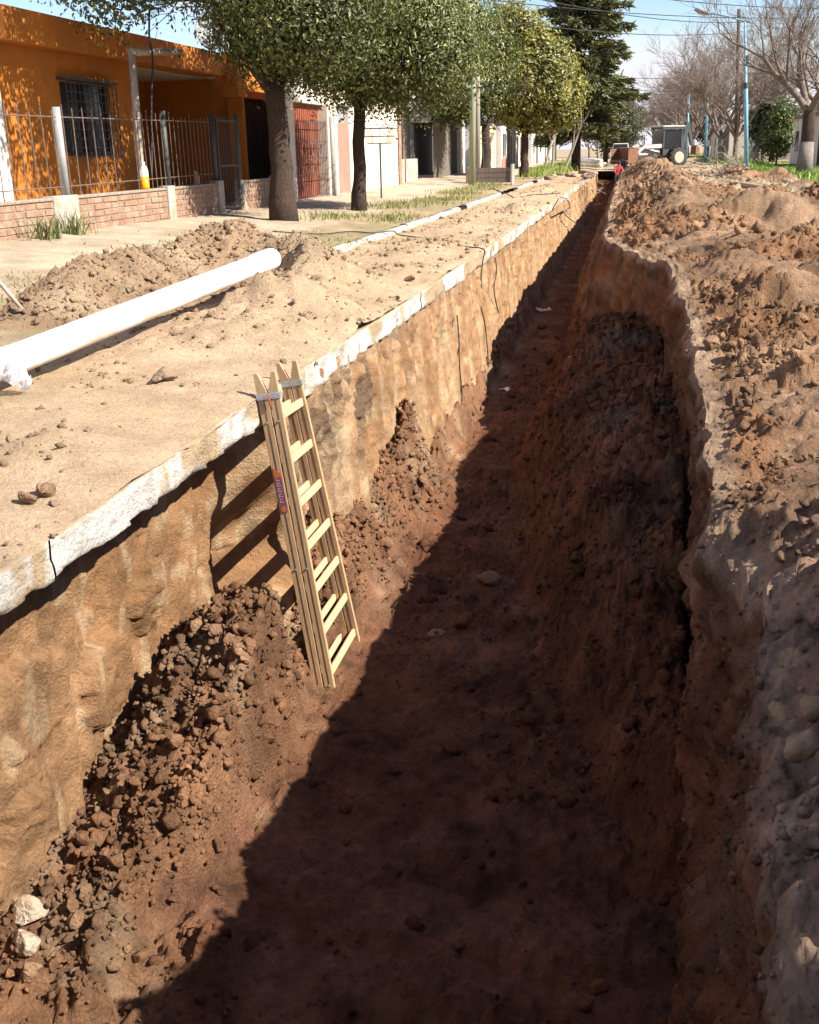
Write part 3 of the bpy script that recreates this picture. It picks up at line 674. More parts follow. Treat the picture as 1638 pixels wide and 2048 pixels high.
def rock(name, loc, size, seed, material, label=None, cat=None, group=None, parent=None, sub=3, sharp=.6):
    """irregular stone: an icosphere pushed about by noise and cut by a few planes"""
    import bmesh
    bm = bmesh.new(); bmesh.ops.create_icosphere(bm, subdivisions=sub, radius=1)
    rr = np.random.default_rng(seed); co = np.array([v.co[:] for v in bm.verts])
    for _ in range(int(8+8*sharp)):
        nrm = rr.normal(size=3); nrm /= np.linalg.norm(nrm); d = rr.uniform(.42, .78); h = co @ nrm
        co = co-np.clip(h-d, 0, None)[:, None]*nrm*.97
    co = co+.085*np.stack([fbm(co[:, 0]*2+seed, co[:, 1]*2, 1.6, 4, seed+k, .6, co[:, 2]*2) for k in range(3)], 1)
    co = co*np.array(size); 
    for v, c in zip(bm.verts, co): v.co = c
    me = bpy.data.meshes.new(name); bm.to_mesh(me); bm.free(); me.materials.append(material)
    me.polygons.foreach_set('use_smooth', np.ones(len(me.polygons), bool))
    ob = bpy.data.objects.new(name, me); COL.objects.link(ob); ob.location = loc; ob.rotation_euler = (0, 0, seed*1.3)
    if parent: ob.parent = parent
    return tag(ob, label, cat, group)
M_STONE = mat('grey_stone', (.27, .19, .125), (.14, .095, .062), 12, .95, .8, 40, dirt=(.27, .18, .11), dscale=8)
M_STONEY = mat('yellow_brown_stone', (.27, .175, .095), (.15, .095, .05), 14, .95, .4, 40)
M_STONEP = mat('pale_concrete_lump', (.40, .33, .25), (.28, .22, .16), 10, .95, .7, 40, dirt=(.36, .25, .16), dscale=6)
M_CLODM = mat('dry_clod', (.25, .15, .085), (.15, .085, .045), 10, .97, .8, 40)
pr = P(322, 765, .04)
rock('stone', (pr[0], pr[1]+.06, .085), (.10, .11, .095), 11, M_STONE, 'fist-sized grey stone lying in front of the pipe on the dry road', 'stone')
pr = P(255, 765, .03); rock('stone', (pr[0], pr[1], .03), (.05, .05, .035), 12, M_CLODM, 'small tan clod beside the grey stone on the road', 'clod')
for (px, py, z, sz, mt, lb_, ct, sd) in (
    (62, 1835, -2.0, (.075, .12, .09), M_STONEP, 'upper pale concrete lump wedged between slump and trench wall', 'concrete lump', 21),
    (52, 1890, -2.12, (.07, .09, .08), M_STONEP, 'lower pale concrete lump under another at the trench wall', 'concrete lump', 22),
    (60, 1960, -2.15, (.07, .08, .08), M_CLODM, 'brown clod at the bottom of the trench wall below the concrete lumps', 'clod', 23),
    (870, 1270, -2.15, (.08, .08, .055), M_CLODM, 'rounded reddish clod on the shaded trench floor beyond the ladder foot', 'clod', 24),
    (980, 1160, -2.1, (.13, .12, .08), M_CLODM, 'large reddish lump on the trench floor below the right slump', 'clod', 25),
    (1600, 1500, .18, (.055, .07, .045), M_STONEY, 'angular tan stone half buried on the shaded near bank', 'stone', 26),
    (1560, 1430, .15, (.04, .055, .035), M_STONEY, 'dull brown stone above the angular one on the near bank', 'stone', 27),
    (1625, 1420, .22, (.04, .055, .05), M_STONEY, 'upright brown stone at the outer side of the near bank', 'stone', 28),
    (90, 985, .06, (.06, .07, .05), M_CLODM, 'tan clod in the low dirt mound by the slab edge', 'clod', 29),
    (55, 1000, .05, (.045, .05, .04), M_CLODM, 'smaller tan clod beside another in the low dirt mound', 'clod', 30),
    (757, 603, .03, (.03, .03, .035), M_CLODM, 'little pointed clod near the slab edge beyond the ladder', 'clod', 31),
    (795, 598, .03, (.03, .03, .04), M_CLODM, 'second little pointed clod closest to the slab edge', 'clod', 32),
    (820, 560, .04, (.06, .07, .05), M_CLODM, 'clod on the road strip between kerb and slab', 'clod', 33),
    (1425, 690, .2, (.08, .08, .06), M_CLODM, 'round clod on the lip of the right bank', 'clod', 34),
    (1600, 640, .35, (.09, .09, .07), M_CLODM, 'big clod on the sunny right mound', 'clod', 35),
):
    p = P(px, py, z)
    for _ in range(12):
        z = float(floor_z(np.array([p[0]]), np.array([p[1]]))[0]+.04 if p[2] < -1 else right_z(np.array([p[0]]), np.array([p[1]]))[0]+.02 if p[0] > 0 else road_z(np.array([p[0]]), np.array([p[1]]))[0]+.02); p = P(px, py, z)
    z += .3*sz[2]; rock('stone' if 'stone' in ct else 'soil_clod' if ct == 'clod' else 'concrete_lump', (p[0], p[1], z), sz, sd, mt, lb_, ct)

# shovel
shp = P(70, 655, .12); hp_ = P(-40, 520, .75); shv = empty('shovel', shp, 'worn shovel stuck in the soil heap with its wooden handle raised', 'shovel')
e = Vector(hp_)-Vector(shp); e2 = Vector((e.x, e.y, 0)).normalized(); side = Vector((-e2.y, e2.x, 0))
MB().tube([Vector((0, 0, .03))+e*.04, e*.5+Vector((0, 0, .02)), e*1.0, e*1.25], [.019, .02, .02, .019], 10).build('handle', M_POLEGR, shv, True)
vs = []; ax_ = e.normalized(); up_ = ax_.cross(side)
for i in range(7):
    t = i/6; w_ = .105*(1 if t < .55 else math.sqrt(max(.02, 1-((t-.55)/.46)**2)))
    for j in range(5):
        u = (j-2)/2; vs.append(tuple(ax_*(.06-t*.28)+side*u*w_+up_*(.022*u*u-.012)+Vector((0, 0, .03))))
ob = mesh_obj('blade', np.array(vs), grid_faces(7, 5), mat('rusty_blade', (.25, .15, .09), (.15, .08, .05), 20, .7), shv, True)
sm_ = ob.modifiers.new('s', 'SOLIDIFY'); sm_.thickness = .004
MB().tube([ax_*(.02)+Vector((0, 0, .03)), ax_*.16+Vector((0, 0, .03))], [.026, .021], 10).build('socket', M_BARS, shv)

# crumpled sheets: bag, papers, wrappers
def crumple(name, loc, w, d, h, seed, material, label, cat, group=None, n=14, rz=0):
    rr = np.linspace(-.5, .5, n); A, B = np.meshgrid(rr, rr)
    edge = .5-.18*np.abs(fbm(A*3, B*3, 1.5, 3, seed))
    zz = h*(.5+.5*fbm(A, B, 3.1, 3, seed+1, .6))+h*.3*np.abs(fbm(A, B, 6, 2, seed+3))
    xx = A*w*(1+.25*fbm(A, B, 2, 2, seed+5)); yy = B*d*(1+.25*fbm(B, A, 2, 2, seed+6))
    ob = mesh_obj(name, np.stack([xx, yy, zz], -1).reshape(-1, 3), grid_faces(n, n), material, None, False)
    ob.location = loc; ob.rotation_euler.z = rz; mo = ob.modifiers.new('s', 'SOLIDIFY'); mo.thickness = .002
    return tag(ob, label, cat, group)
mb_, t_, b_ = new_mat('clear_plastic'); b_.inputs['Base Color'].default_value = (.85, .86, .9, 1); b_.inputs['Roughness'].default_value = .25
tr_ = t_.nodes.new('ShaderNodeBsdfTransparent'); mx_ = t_.nodes.new('ShaderNodeMixShader'); mx_.inputs[0].default_value = .5
t_.links.new(tr_.outputs[0], mx_.inputs[1]); t_.links.new(b_.outputs[0], mx_.inputs[2]); t_.links.new(mx_.outputs[0], t_.nodes['Material Output'].inputs['Surface'])
M_BAG = mb_
M_PAPER = mat('paper_scrap', (.78, .76, .74), (.6, .57, .54), 12, .8); M_REDW = mat('red_wrapper', (.5, .08, .05), (.75, .7, .66), 14, .5)
p = P(8, 800, .0); bagp = Vector((p[0], p[1], 0))
crumple('plastic_bag', (bagp.x-.05, bagp.y, .02), .42, .34, .30, 61, M_BAG, 'clear crumpled plastic bag on the road under the pipe', 'plastic bag', n=18)
for (px, py, z, w, d, h, mt, lb_, sd) in (
    (243, 817, .02, .06, .04, .015, M_PAPER, 'tiny white paper scrap on the bare dry road', 71),
    (640, 655, .06, .06, .05, .02, M_PAPER, 'white paper scrap on the low dirt mound near the slab', 72),
    (1072, 620, -2.14, .16, .2, .05, M_PAPER, 'pale crumpled wrapper beside the red one on the trench floor', 73),
    (1088, 624, -2.14, .22, .34, .07, M_REDW, 'red and white food wrapper on the narrow trench floor', 74),
    (1012, 780, -2.16, .16, .2, .03, M_PAPER, 'flattened pale paper on the damp trench floor', 75),
    (700, 528, .05, .22, .3, .02, M_PAPER, 'faded cardboard scrap beside the kerb', 76),
    (655, 620, .12, .04, .05, .015, M_PAPER, 'scrap of white paper at the end of the soil heap', 77),
    (640, 1578, -2.17, .04, .04, .012, M_PAPER, 'white paper shred on the dark near trench floor', 78),
    (628, 1532, -2.17, .03, .025, .012, M_PAPER, 'smallest white shred on the dark near trench floor', 79)):
    q = P(px, py, z); crumple('litter_scrap', (q[0], q[1], z), w, d, h, sd, mt, lb_, 'litter', rz=sd)
# worn shoe sole on the soil
q = P(297, 690, .09); so = empty('shoe_sole', (q[0], q[1], .10), 'worn tan shoe sole lying on the soil below the pipe', 'shoe sole', rz=-.25)
sp = [(.035*math.cos(a)*(1+.12*math.cos(2*a))*(1.15 if math.sin(a) > 0 else .85), .11*math.sin(a)) for a in [k*math.pi/14 for k in range(28)]]
M_SOLE = mat('tan_rubber', (.42, .29, .17), (.34, .23, .13), 20, .8)
MB().prism(sp, .016, lambda a, b, c: (a, b, c)).build('sole', M_SOLE, so, bevel=.004); MB().prism([(a*.9, -.055+.35*b) for a, b in sp], .014, lambda a, b, c: (a, b, c-.012)).build('heel', M_SOLE, so, bevel=.003)
so.rotation_euler.x = .25

# cables
def cable(name, pts, r, label, group=None, mt=None, n=6, cat='cable'):
    P_ = [Vector(p_) for p_ in pts]; P_ = [P_[0]*2-P_[1]]+P_+[P_[-1]*2-P_[-2]]; out = []
    for i in range(1, len(P_)-2):
        for k in range(5):
            t = k/5; a_, b_, c_, d_ = P_[i-1:i+3]
            out.append(.5*((2*b_)+(c_-a_)*t+(2*a_-5*b_+4*c_-d_)*t*t+(3*b_-a_-3*c_+d_)*t**3))
    out.append(P_[-2]); o0 = out[0]
    ob = MB().tube([p_-o0 for p_ in out], r, n).build(name, mt or M_CABLE, None, True); ob.location = o0; return tag(ob, label, cat, group)
def lp(px, py, dz=.02):
    v = left_pt(px, py); v.z += dz; return v
cable('ground_cable', [lp(545, 465), lp(640, 470), lp(700, 465), lp(745, 468), Vector(P(785, 462, .14)), Vector(P(800, 470, .06)), Vector(P(860, 478, .05)), Vector(P(920, 492, .05)), Vector(P(966, 498, .03)), Vector(PX(966, 520, -2.36)), Vector(PX(962, 560, -2.38)), Vector(PX(966, 600, -2.36))], .011, 'black cable lying over the kerb and drooping into the trench', 'cables by the trench')
def wallpt(px, py):
    x = -2.4
    for _ in range(12):
        q = PX(px, py, x); x = float(wall_left_x(np.array([q[1]]), np.array([min(-.05, q[2])]))[0])+.035
    return Vector(PX(px, py, x))
cable('root', [wallpt(991, 515), wallpt(993, 545), wallpt(988, 575), wallpt(992, 605), wallpt(997, 625)], .011, 'upper dark root hanging down the left trench wall', 'roots on the wall', M_BARK, cat='root')
cable('root', [wallpt(962, 615), wallpt(970, 650), wallpt(975, 700), wallpt(977, 735)], .011, 'dark root on the trench wall near the shadow edge', 'roots on the wall', M_BARK, cat='root')
cable('root', [wallpt(914, 630), wallpt(918, 680), wallpt(919, 730), wallpt(924, 790), wallpt(922, 825)], .011, 'longest dark root running down the trench wall to its foot', 'roots on the wall', M_BARK, cat='root')
cable('hanging_cable', [Vector(P(1120, 394, .03)), Vector(P(1135, 400, .12)), Vector(PX(1139, 415, -2.2)), Vector(PX(1128, 425, -2.15)), Vector(PX(1150, 445, -1.95)), Vector(PX(1165, 455, -1.75)), Vector(PX(1180, 462, -1.5))], .022, 'grey service cable looping from the slab across the trench', 'cables by the trench', M_GALV)
cable('hanging_cable', [Vector(PX(1180, 378, -2.25)), Vector(PX(1200, 382, -1.9)), Vector(PX(1212, 388, -1.4))], .025, 'short pale cable sticking out of the far trench wall', 'cables by the trench', M_GALV)
cable('hanging_cable', [Vector(PX(1168, 413, -2.3)), Vector(PX(1190, 410, -1.6)), Vector(PX(1205, 408, -.9))], .022, 'black service cable crossing the trench below the grey one', 'cables by the trench')
cable('ground_cable', [lp(985, 378), lp(1010, 388), Vector(P(1035, 397, .03)), Vector(P(1060, 390, .04)), Vector(P(1095, 388, .05)), Vector(P(1120, 386, .05))], .016, 'thin dark cable crossing the kerb near the planter', 'cables by the trench')

# ================================================================== brick front wall with its railing
FX = -8.9
bw = empty('brick_wall', (FX, 13, .4), 'low brick garden wall with concrete posts before the orange house', 'garden wall')
Lw = lambda x, y, z: (x-FX, y-13, z-.4)
def wbox(mb, x0, x1, y0, y1, z0, z1): a = Lw(x0, y0, z0); b = Lw(x1, y1, z1); return mb.bb(a[0], b[0], a[1], b[1], a[2], b[2])
def wz0(y): return float(np.interp(y, [14.5, 24], [.40, .30]))
runs = [(12.4, 16.15, 5), (16.95, 20.6, 5), (20.95, 23.35, 5), (25.2, 27.5, 5)]
bm_ = None; rb = random.Random(9)
brick_me = None
for (a, b, nco) in runs:
    m = MB(); wbox(m, FX-.16, FX-.012, a, b, .15, .985); m.build('mortar_bed', M_MORTAR, bw)
    m = MB(); wbox(m, FX-.18, FX+.012, a, b, .955, 1.0); m.build('coping', M_MORTAR, bw, bevel=.01)
    z0 = .42; pitch = (.95-z0)/nco; Lb = .58
    for c in range(nco+1):
        zz = z0+(c-1)*pitch if c else z0-pitch
        zz = z0-pitch+c*pitch
        y = a-(.25 if c % 2 else 0)
        while y < b:
            y0, y1 = max(a+.008, y+.012), min(b-.008, y+Lb-.012)
            if y1-y0 > .08:
                if brick_me is None:
                    mm_ = MB().box((0, 0, 0), (1, 1, 1)); bo = mm_.build('brick', M_BRICK, bw); brick_me = bo.data
                else:
                    bo = bpy.data.objects.new('brick', brick_me); COL.objects.link(bo); bo.parent = bw
                l_ = Lw(FX-.05+rb.uniform(-.004, .008), (y0+y1)/2, zz+pitch/2); bo.location = l_
                bo.scale = (.10, y1-y0, pitch-.026); bo.rotation_euler = (rb.uniform(-.012, .012), 0, rb.uniform(-.01, .01))
            y += Lb
for (a, b, top, x1) in ((16.15, 16.95, 1.02, .03), (20.6, 20.95, 1.03, .035), (23.35, 23.68, 1.05, .04), (24.95, 25.2, 1.02, .03), (27.5, 27.75, 1.05, .03)):
    m = MB(); wbox(m, FX-.18, FX+x1, a, b, .1, top); m.build('concrete_post', M_CONC, bw, bevel=.015)
rail = empty('railing', (FX-.08, 13, 1.0), 'railing of thin rusty bars and round posts on the brick wall', 'railing')
Rw = lambda x, y, z: (x-(FX-.08), y-13, z-1.0)
for (y, r, m_, z1, ln) in ((16.75, .062, M_GREYP, 2.36, .0), (20.9, .055, M_STEEL, 2.42, 0), (23.5, .055, M_STEEL, 2.45, 0), (25.05, .05, M_STEEL, 2.45, 0)):
    MB().tube([Rw(FX-.08, y+.02, .9), Rw(FX-.08, y, z1)], r, 14).build('post', m_, rail, True)
for z in (1.14, 2.2):
    MB().tube([Rw(FX-.08, 12.4, z), Rw(FX-.08, 16.7, z+.01), Rw(FX-.08, 23.5, z+.06)], .011, 6).build('rail', M_BARS, rail)
yb = 12.5
while yb < 23.4:
    if not any(abs(yb-q) < .1 for q in (16.75, 20.9)):
        if not (18.9 < yb < 19.5): MB().tube([Rw(FX-.08, yb+rb.uniform(.0, .05), .88+rb.uniform(0, .06)), Rw(FX-.08, yb, 2.36+rb.uniform(-.06, .05))], .009, 5).build('bar', M_BARS, rail)
    yb += .34 if yb < 19 else .21
gte = empty('yard_gate', (FX-.05, 24.3, .3), 'narrow dark barred gate in the brick wall opening', 'gate')
m = MB()
for z in (.15, 1.05, 2.0): m.bb(-.02, .02, -.62, .62, z-.02, z+.02)
m.bb(-.02, .02, -.64, -.6, .05, 2.05); m.bb(-.02, .02, .6, .64, .05, 2.05); m.build('frame', M_STEEL, gte)
for k in range(9): MB().tube([(0, -.52+k*.13, .1), (0, -.52+k*.13, 2.1)], .009, 5).build('bar', M_STEEL, gte)

# ================================================================== orange house
oh = empty('orange_house', (-10.6, 17.9, .3), 'single-storey orange house with flat parapet, barred window and open porch', 'house')
def hb(mb, x0, x1, y0, y1, z0, z1): return mb.bb(x0+10.6, x1+10.6, y0-17.9, y1-17.9, z0-.3, z1-.3)
m = MB()
hb(m, -10.9, -10.6, 17.9, 20.0, .1, 3.46); hb(m, -10.9, -10.6, 22.0, 23.3, .1, 3.46); hb(m, -10.9, -10.6, 20.0, 22.0, .1, 1.62); hb(m, -10.9, -10.6, 20.0, 22.0, 2.96, 3.46)
hb(m, -18, -10.9, 17.9, 18.1, .1, 3.46); hb(m, -13.2, -10.9, 23.1, 23.3, .1, 3.46)
m.build('front_wall', M_ORANGE, oh)
m = MB(); hb(m, -13.0, -12.8, 23.3, 29.0, .1, 3.46); hb(m, -12.8, -10.3, 28.75, 28.95, .1, 3.5); m.build('porch_wall', M_ORANGE, oh)
m = MB(); hb(m, -10.85, -10.2, 17.65, 28.0, 3.46, 4.0); m.build('parapet', M_ORANGE, oh, bevel=.02)
m = MB(); hb(m, -13.2, -10.85, 17.9, 28.75, 3.46, 3.6); m.build('porch_ceiling', M_CEIL, oh)
m = MB(); hb(m, -10.35, -9.9, 28.0, 28.45, 2.98, 4.05); hb(m, -10.35, -9.95, 28.45, 32.4, 2.98, 4.05); hb(m, -10.35, -9.95, 31.75, 32.4, .1, 2.98); hb(m, -10.35, -9.95, 28.35, 28.5, .1, 2.98)
m.build('gate_wall', M_ORANGE, oh)
m = MB(); hb(m, -18, -10.36, 28.95, 32.4, 3.4, 4.0); hb(m, -18, -13.21, 18.1, 28.9, 3.3, 3.58); m.build('roof', M_CONC, oh)
m = MB(); hb(m, -10.2, -10.15, 28.5, 31.75, .3, 2.98); ga = m.build('garage_gate', M_DARKGATE, oh)
for k in range(15):
    m = MB(); hb(m, -10.15, -10.12, 28.56+k*.213, 28.70+k*.213, .36, 2.9); dup = m.build('slat', M_DARKGATE, ga)
m = MB(); hb(m, -10.75, -10.7, 20.0, 22.0, 1.62, 2.96); wn = m.build('window', M_GLASS, oh)
m = MB(); hb(m, -10.7, -10.63, 20.0, 20.07, 1.62, 2.96); hb(m, -10.7, -10.63, 21.93, 22, 1.62, 2.96); hb(m, -10.7, -10.63, 20.98, 21.04, 1.62, 2.96); hb(m, -10.7, -10.63, 20.07, 20.98, 1.62, 1.69); hb(m, -10.7, -10.63, 21.04, 21.93, 1.62, 1.69); m.build('frame', M_DARKGATE, wn)
m = MB(); hb(m, -10.62, -10.4, 19.9, 22.1, 2.98, 3.03); m.build('awning', M_STEEL, wn)
for k in range(13):
    y = 19.95+k*.175; m = MB(); m.tube([(-10.44+10.6, y-17.9, 1.6-.3), (-10.44+10.6, y-17.9, 2.95-.3)], .011, 5); m.build('grille_bar', M_STEEL, wn)
for k in range(9):
    z = 1.6+k*.168; m = MB(); m.tube([(-10.44+10.6, 19.95-17.9, z-.3), (-10.44+10.6, 22.05-17.9, z-.3)], .010, 5); m.build('grille_bar', M_STEEL, wn)
m = MB(); hb(m, -12.8, -12.76, 25.2, 26.25, .3, 2.45); dr = m.build('door', M_DARKGATE, oh)
m = MB(); hb(m, -12.79, -12.73, 25.1, 25.2, .3, 2.55); hb(m, -12.79, -12.73, 26.25, 26.35, .3, 2.55); hb(m, -12.79, -12.73, 25.2, 26.25, 2.45, 2.55); m.build('frame', M_ORANGE, dr)
MB().tube([(-12.74+10.6, 26.1-17.9, 1.3-.3), (-12.70+10.6, 26.1-17.9, 1.3-.3)], .03, 8).build('handle', M_GALV, dr)
# service mast in front of the porch
pm = empty('service_mast', (-9.2, 20.05, .9), 'peeling pale service mast with a horizontal pipe arm in the front yard', 'mast')
pb_ = Vector(PX(285, 390, -9.2)); pt_ = Vector(PX(263, 103, -9.2)); pm.location = pb_
M_MAST = mat('peeling_mast_paint', (.46, .38, .29), (.26, .2, .15), 6, .85, .3, 20, stretch=(2, 2, .5))
MB().tube([(0, 0, -.5), pt_-pb_], [.075, .07], 14).build('column', M_MAST, pm, True)
am = Vector(PX(362, 104, -9.2))-pb_
MB().tube([pt_-pb_+Vector((0, -.06, 0)), (pt_-pb_)*.0+Vector(((pt_-pb_).x, (pt_-pb_).y, (pt_-pb_).z))+Vector((0, .02, .0)), am], [.07, .075, .06], 14).build('arm', M_MAST, pm, True)
MB().tube([am+Vector((0, -.1, 0)), am+Vector((0, -.1, -.12))], [.03, .035], 8).build('nozzle', M_STEEL, pm)
cable('service_cable', [pt_+Vector((.05, .9, .9)), pt_+Vector((.05, .75, .3)), pt_+Vector((.08, .75, -.1)), pt_+Vector((.09, .5, -.8)), pt_+Vector((.09, .35, -1.5)), pt_+Vector((.09, .2, -2.2))], .02, 'black service cable hanging down beside the pale mast')
# neighbour at the left edge
wh = empty('white_house', (-10.4, 10, .3), 'cream white neighbour house wall at the side of the orange house', 'house')
MB().bb(-8, .0, -3, 7.58, -.3, 3.15).build('wall', M_WHITEW, wh); MB().bb(-8, .06, -3, 7.62, 3.152, 3.3).build('cornice', M_WHITEW, wh)
MB().bb(-4.5, -2.5, 3, 10.3, 3.3, 5.6).build('water_tank_room', M_WHITEW, wh); MB().bb(-.15, .0, -3, 7.4, 3.302, 3.7).build('parapet', M_WHITEW, wh)
# dish, chimney
dp = Vector(PY(416, 68, 26.5)); ds = empty('satellite_dish', (dp.x, dp.y, 4.0), 'round grey satellite dish on the orange parapet', 'satellite dish')
vs = []; fs = []; zc_ = dp.z-4.0; dv = Vector((.75, -.62, .25)).normalized(); s1 = dv.cross(Vector((0, 0, 1))).normalized(); s2 = s1.cross(dv)
for i in range(6):
    for j in range(24):
        r_ = .36*i/5; an = j*math.pi/12; vs.append(tuple(Vector((0, 0, zc_))+s1*r_*math.cos(an)+s2*r_*1.1*math.sin(an)+dv*(r_*r_*.5)))
for i in range(5):
    for j in range(24): fs.append((i*24+j, i*24+(j+1) % 24, (i+1)*24+(j+1) % 24, (i+1)*24+j))
ob = mesh_obj('reflector', vs, fs, M_GREYP, ds, True); so_ = ob.modifiers.new('s', 'SOLIDIFY'); so_.thickness = .01
MB().tube([(0, 0, -.1), (0, 0, zc_-.05), tuple(Vector((0, 0, zc_))-dv*.05)], .022, 8).build('mount', M_STEEL, ds)
MB().tube([tuple(Vector((0, 0, zc_))-s2*.35+dv*.05), tuple(Vector((0, 0, zc_))+dv*.38)], .012, 6).build('feed_arm', M_STEEL, ds)
MB().tube([tuple(Vector((0, 0, zc_))+dv*.34), tuple(Vector((0, 0, zc_))+dv*.42)], .035, 8).build('receiver', M_GREYP, ds)
ch = empty('chimney', (-11.3, 33.2, 4.0), 'squat slotted brick chimney on the roof behind the orange house', 'chimney')
for k in range(4): MB().bb(-.3, .3, -.75+k*.43, -.52+k*.43, -.1, .55).build('pier', M_BRICK, ch)
MB().bb(-.36, .36, -.82, .86, .55, .66).build('cap', M_CONC, ch, bevel=.02)
# bottle with orange liquid on the garden wall
q = PX(291, 378, FX-.06); bo_ = empty('bottle', (FX-.06, q[1], 1.0), 'plastic bottle half full of orange drink on the brick wall', 'bottle')
M_JUICE = mat('orange_drink', (.85, .32, .01), None, 3, .3); M_BOT = M_BAG
prof = [(.0, .0), (.075, .0), (.08, .03), (.08, .2), (.076, .21)]
def lathe(prof, n=18):
    vs = []; fs = []
    for r_, z in prof:
        for j in range(n): vs.append((r_*math.cos(j*2*math.pi/n), r_*math.sin(j*2*math.pi/n), z))
    for i in range(len(prof)-1):
        for j in range(n): fs.append((i*n+j, i*n+(j+1) % n, (i+1)*n+(j+1) % n, (i+1)*n+j))
    return vs, fs
v_, f_ = lathe([(.001, 0), (.075, 0), (.08, .03), (.08, .22), (.001, .222)]); mesh_obj('drink', v_, f_, M_JUICE, bo_, True)
v_, f_ = lathe([(.08, .225), (.08, .33), (.06, .40), (.03, .44), (.03, .47), (.001, .472)]); mesh_obj('shoulder', v_, f_, M_BAG, bo_, True)
v_, f_ = lathe([(.034, .455), (.034, .49), (.001, .49)], 12); mesh_obj('cap', v_, f_, M_WHITEW, bo_, True)
# jumble in the porch yard
for k, (px, py, nm, lb_) in enumerate(((372, 352, 'garden_chair', 'overturned white garden chair in the porch yard'), (395, 352, 'stool', 'small pale stool among the clutter in the porch yard'))):
    q = PX(px, py, -9.7); e_ = empty(nm, (-9.7, q[1], .4), lb_, nm.replace('_', ' '), rz=.6)
    MB().bb(-.2, .2, -.2, .2, .42, .46).build('seat', M_WHITEW, e_, bevel=.01)
    for sx in (-1, 1):
        for sy in (-1, 1): MB().tube([(sx*.2, sy*.2, 0), (sx*.17, sy*.17, .43)], .018, 6).build('leg', M_WHITEW, e_)
    if k == 0:
        for j in range(4): MB().bb(.17, .2, -.18+j*.1, -.11+j*.1, .46, .85).build('back_slat', M_WHITEW, e_)
        e_.rotation_euler.x = .35
# grass tufts come later
# ================================================================== cream house with the red gate
chs = empty('cream_house', (-8.95, 27.9, .3), 'cream rendered house front with red ribbed gate and pink door', 'house')
def cb(mb, x0, x1, y0, y1, z0, z1): return mb.bb(x0+8.95, x1+8.95, y0-27.9, y1-27.9, z0-.3, z1-.3)
m = MB()
cb(m, -9.3, -8.95, 28.6, 29.55, .0, 3.6); cb(m, -9.3, -8.95, 29.55, 32.6, 2.9, 3.6); cb(m, -9.3, -8.95, 32.6, 33.75, .0, 3.6); cb(m, -9.3, -8.95, 33.75, 35.55, 2.95, 3.6); cb(m, -9.3, -8.95, 35.55, 43.2, .0, 3.6)
cb(m, -16, -9.3, 42.9, 43.2, 0, 3.6)
m.build('wall', M_CREAM, chs)
m = MB(); cb(m, -9.32, -8.88, 28.6, 43.25, 3.6, 3.75); m.build('cornice', M_CREAM, chs)
m = MB(); cb(m, -8.95, -8.85, 32.6, 32.95, .2, 3.5); cb(m, -8.95, -8.86, 33.45, 33.75, .2, 3.5); m.build('pilaster', M_CREAM, chs)
m = MB(); cb(m, -16, -9.3, 32.6, 42.9, 3.3, 3.5); m.build('roof', M_CONC, chs)
m = MB(); cb(m, -9.2, -9.15, 29.55, 32.6, .3, 2.9); rgt = m.build('gate', M_REDGATE, chs)
for k in range(14):
    m = MB(); cb(m, -9.15, -9.11, 29.62+k*.21, 29.77+k*.21, .35, 2.8); m.build('panel', M_REDGATE, rgt)
for z in (.42, 1.0, 1.45, 1.9, 2.4): 
    m = MB(); m.tube([(-8.9+8.95, 29.55-27.9, z-.3), (-8.9+8.95, 32.6-27.9, z-.3)], .014, 5); m.build('grille_bar', M_STEEL, rgt)
for k in range(18):
    m = MB(); m.tube([(-8.9+8.95, 29.6+k*.172-27.9, .1), (-8.9+8.95, 29.6+k*.172-27.9, 2.15)], .010, 5); m.build('grille_bar', M_STEEL, rgt)
for (cy, cz) in ((30.35, 1.68), (31.0, 1.68), (31.7, 1.68), (30.7, 1.2), (31.4, 1.2)):
    m = MB(); m.tube([(-8.885+8.95, cy+.2*math.cos(a*.524)-27.9, cz+.2*math.sin(a*.524)-.3) for a in range(13)], .012, 5, False); m.build('ring', M_BARS, rgt)
m = MB(); cb(m, -9.15, -9.1, 33.75, 35.55, .2, 2.45); pk = m.build('door', M_PINK, chs)
m = MB(); cb(m, -9.1, -9.085, 34.62, 34.66, .25, 2.4); m.build('seam', M_BARS, pk)
m = MB(); cb(m, -9.15, -9.1, 33.75, 35.55, 2.452, 2.95); m.build('transom', M_GREYP, pk)
m = MB(); cb(m, -8.95, -8.92, 37.6, 38.1, .7, 1.15); m.build('meter_box', M_WHITEW, chs)
for (y) in (32.75,):
    MB().tube([(-8.8+8.95, 32.85-27.9, 0), (-8.8+8.95, 32.85-27.9, 2.3)], .06, 12).build('gate_post', M_GREYP, chs, True)

# ================================================================== further house fronts on the left
bk = empty('brick_pier_house', (-9.2, 43.4, .3), 'brown shaded house front with a brick pier and a low plastered wall', 'house')
MB().bb(-.3, .25, .05, .55, -.2, 3.2).build('brick_pier', M_BRICK, bk); MB().bb(-6, -.9, .3, 8.2, -.2, 3.5).build('wall', M_GREYWOOD, bk)
MB().bb(-.2, .05, .6, 5.0, -.2, .95).build('low_wall', M_CONC, bk, bevel=.01); MB().bb(-.9, -.86, 2.0, 3.0, .2, 2.2).build('door', M_DARKGATE, bk); MB().bb(-.9, -.86, 4.0, 5.6, 1.1, 2.2).build('window', M_GLASS, bk)
bf = empty('board_fence', (-9.0, 51.6, .3), 'tall fence of weathered grey boards beside the brown house', 'fence')
for k in range(18): MB().bb(-.03+.004*(k % 3), .0+.004*(k % 3), k*.27, k*.27+.255, -.1, 2.55+.05*(k % 2)).build('board', M_GREYWOOD, bf)
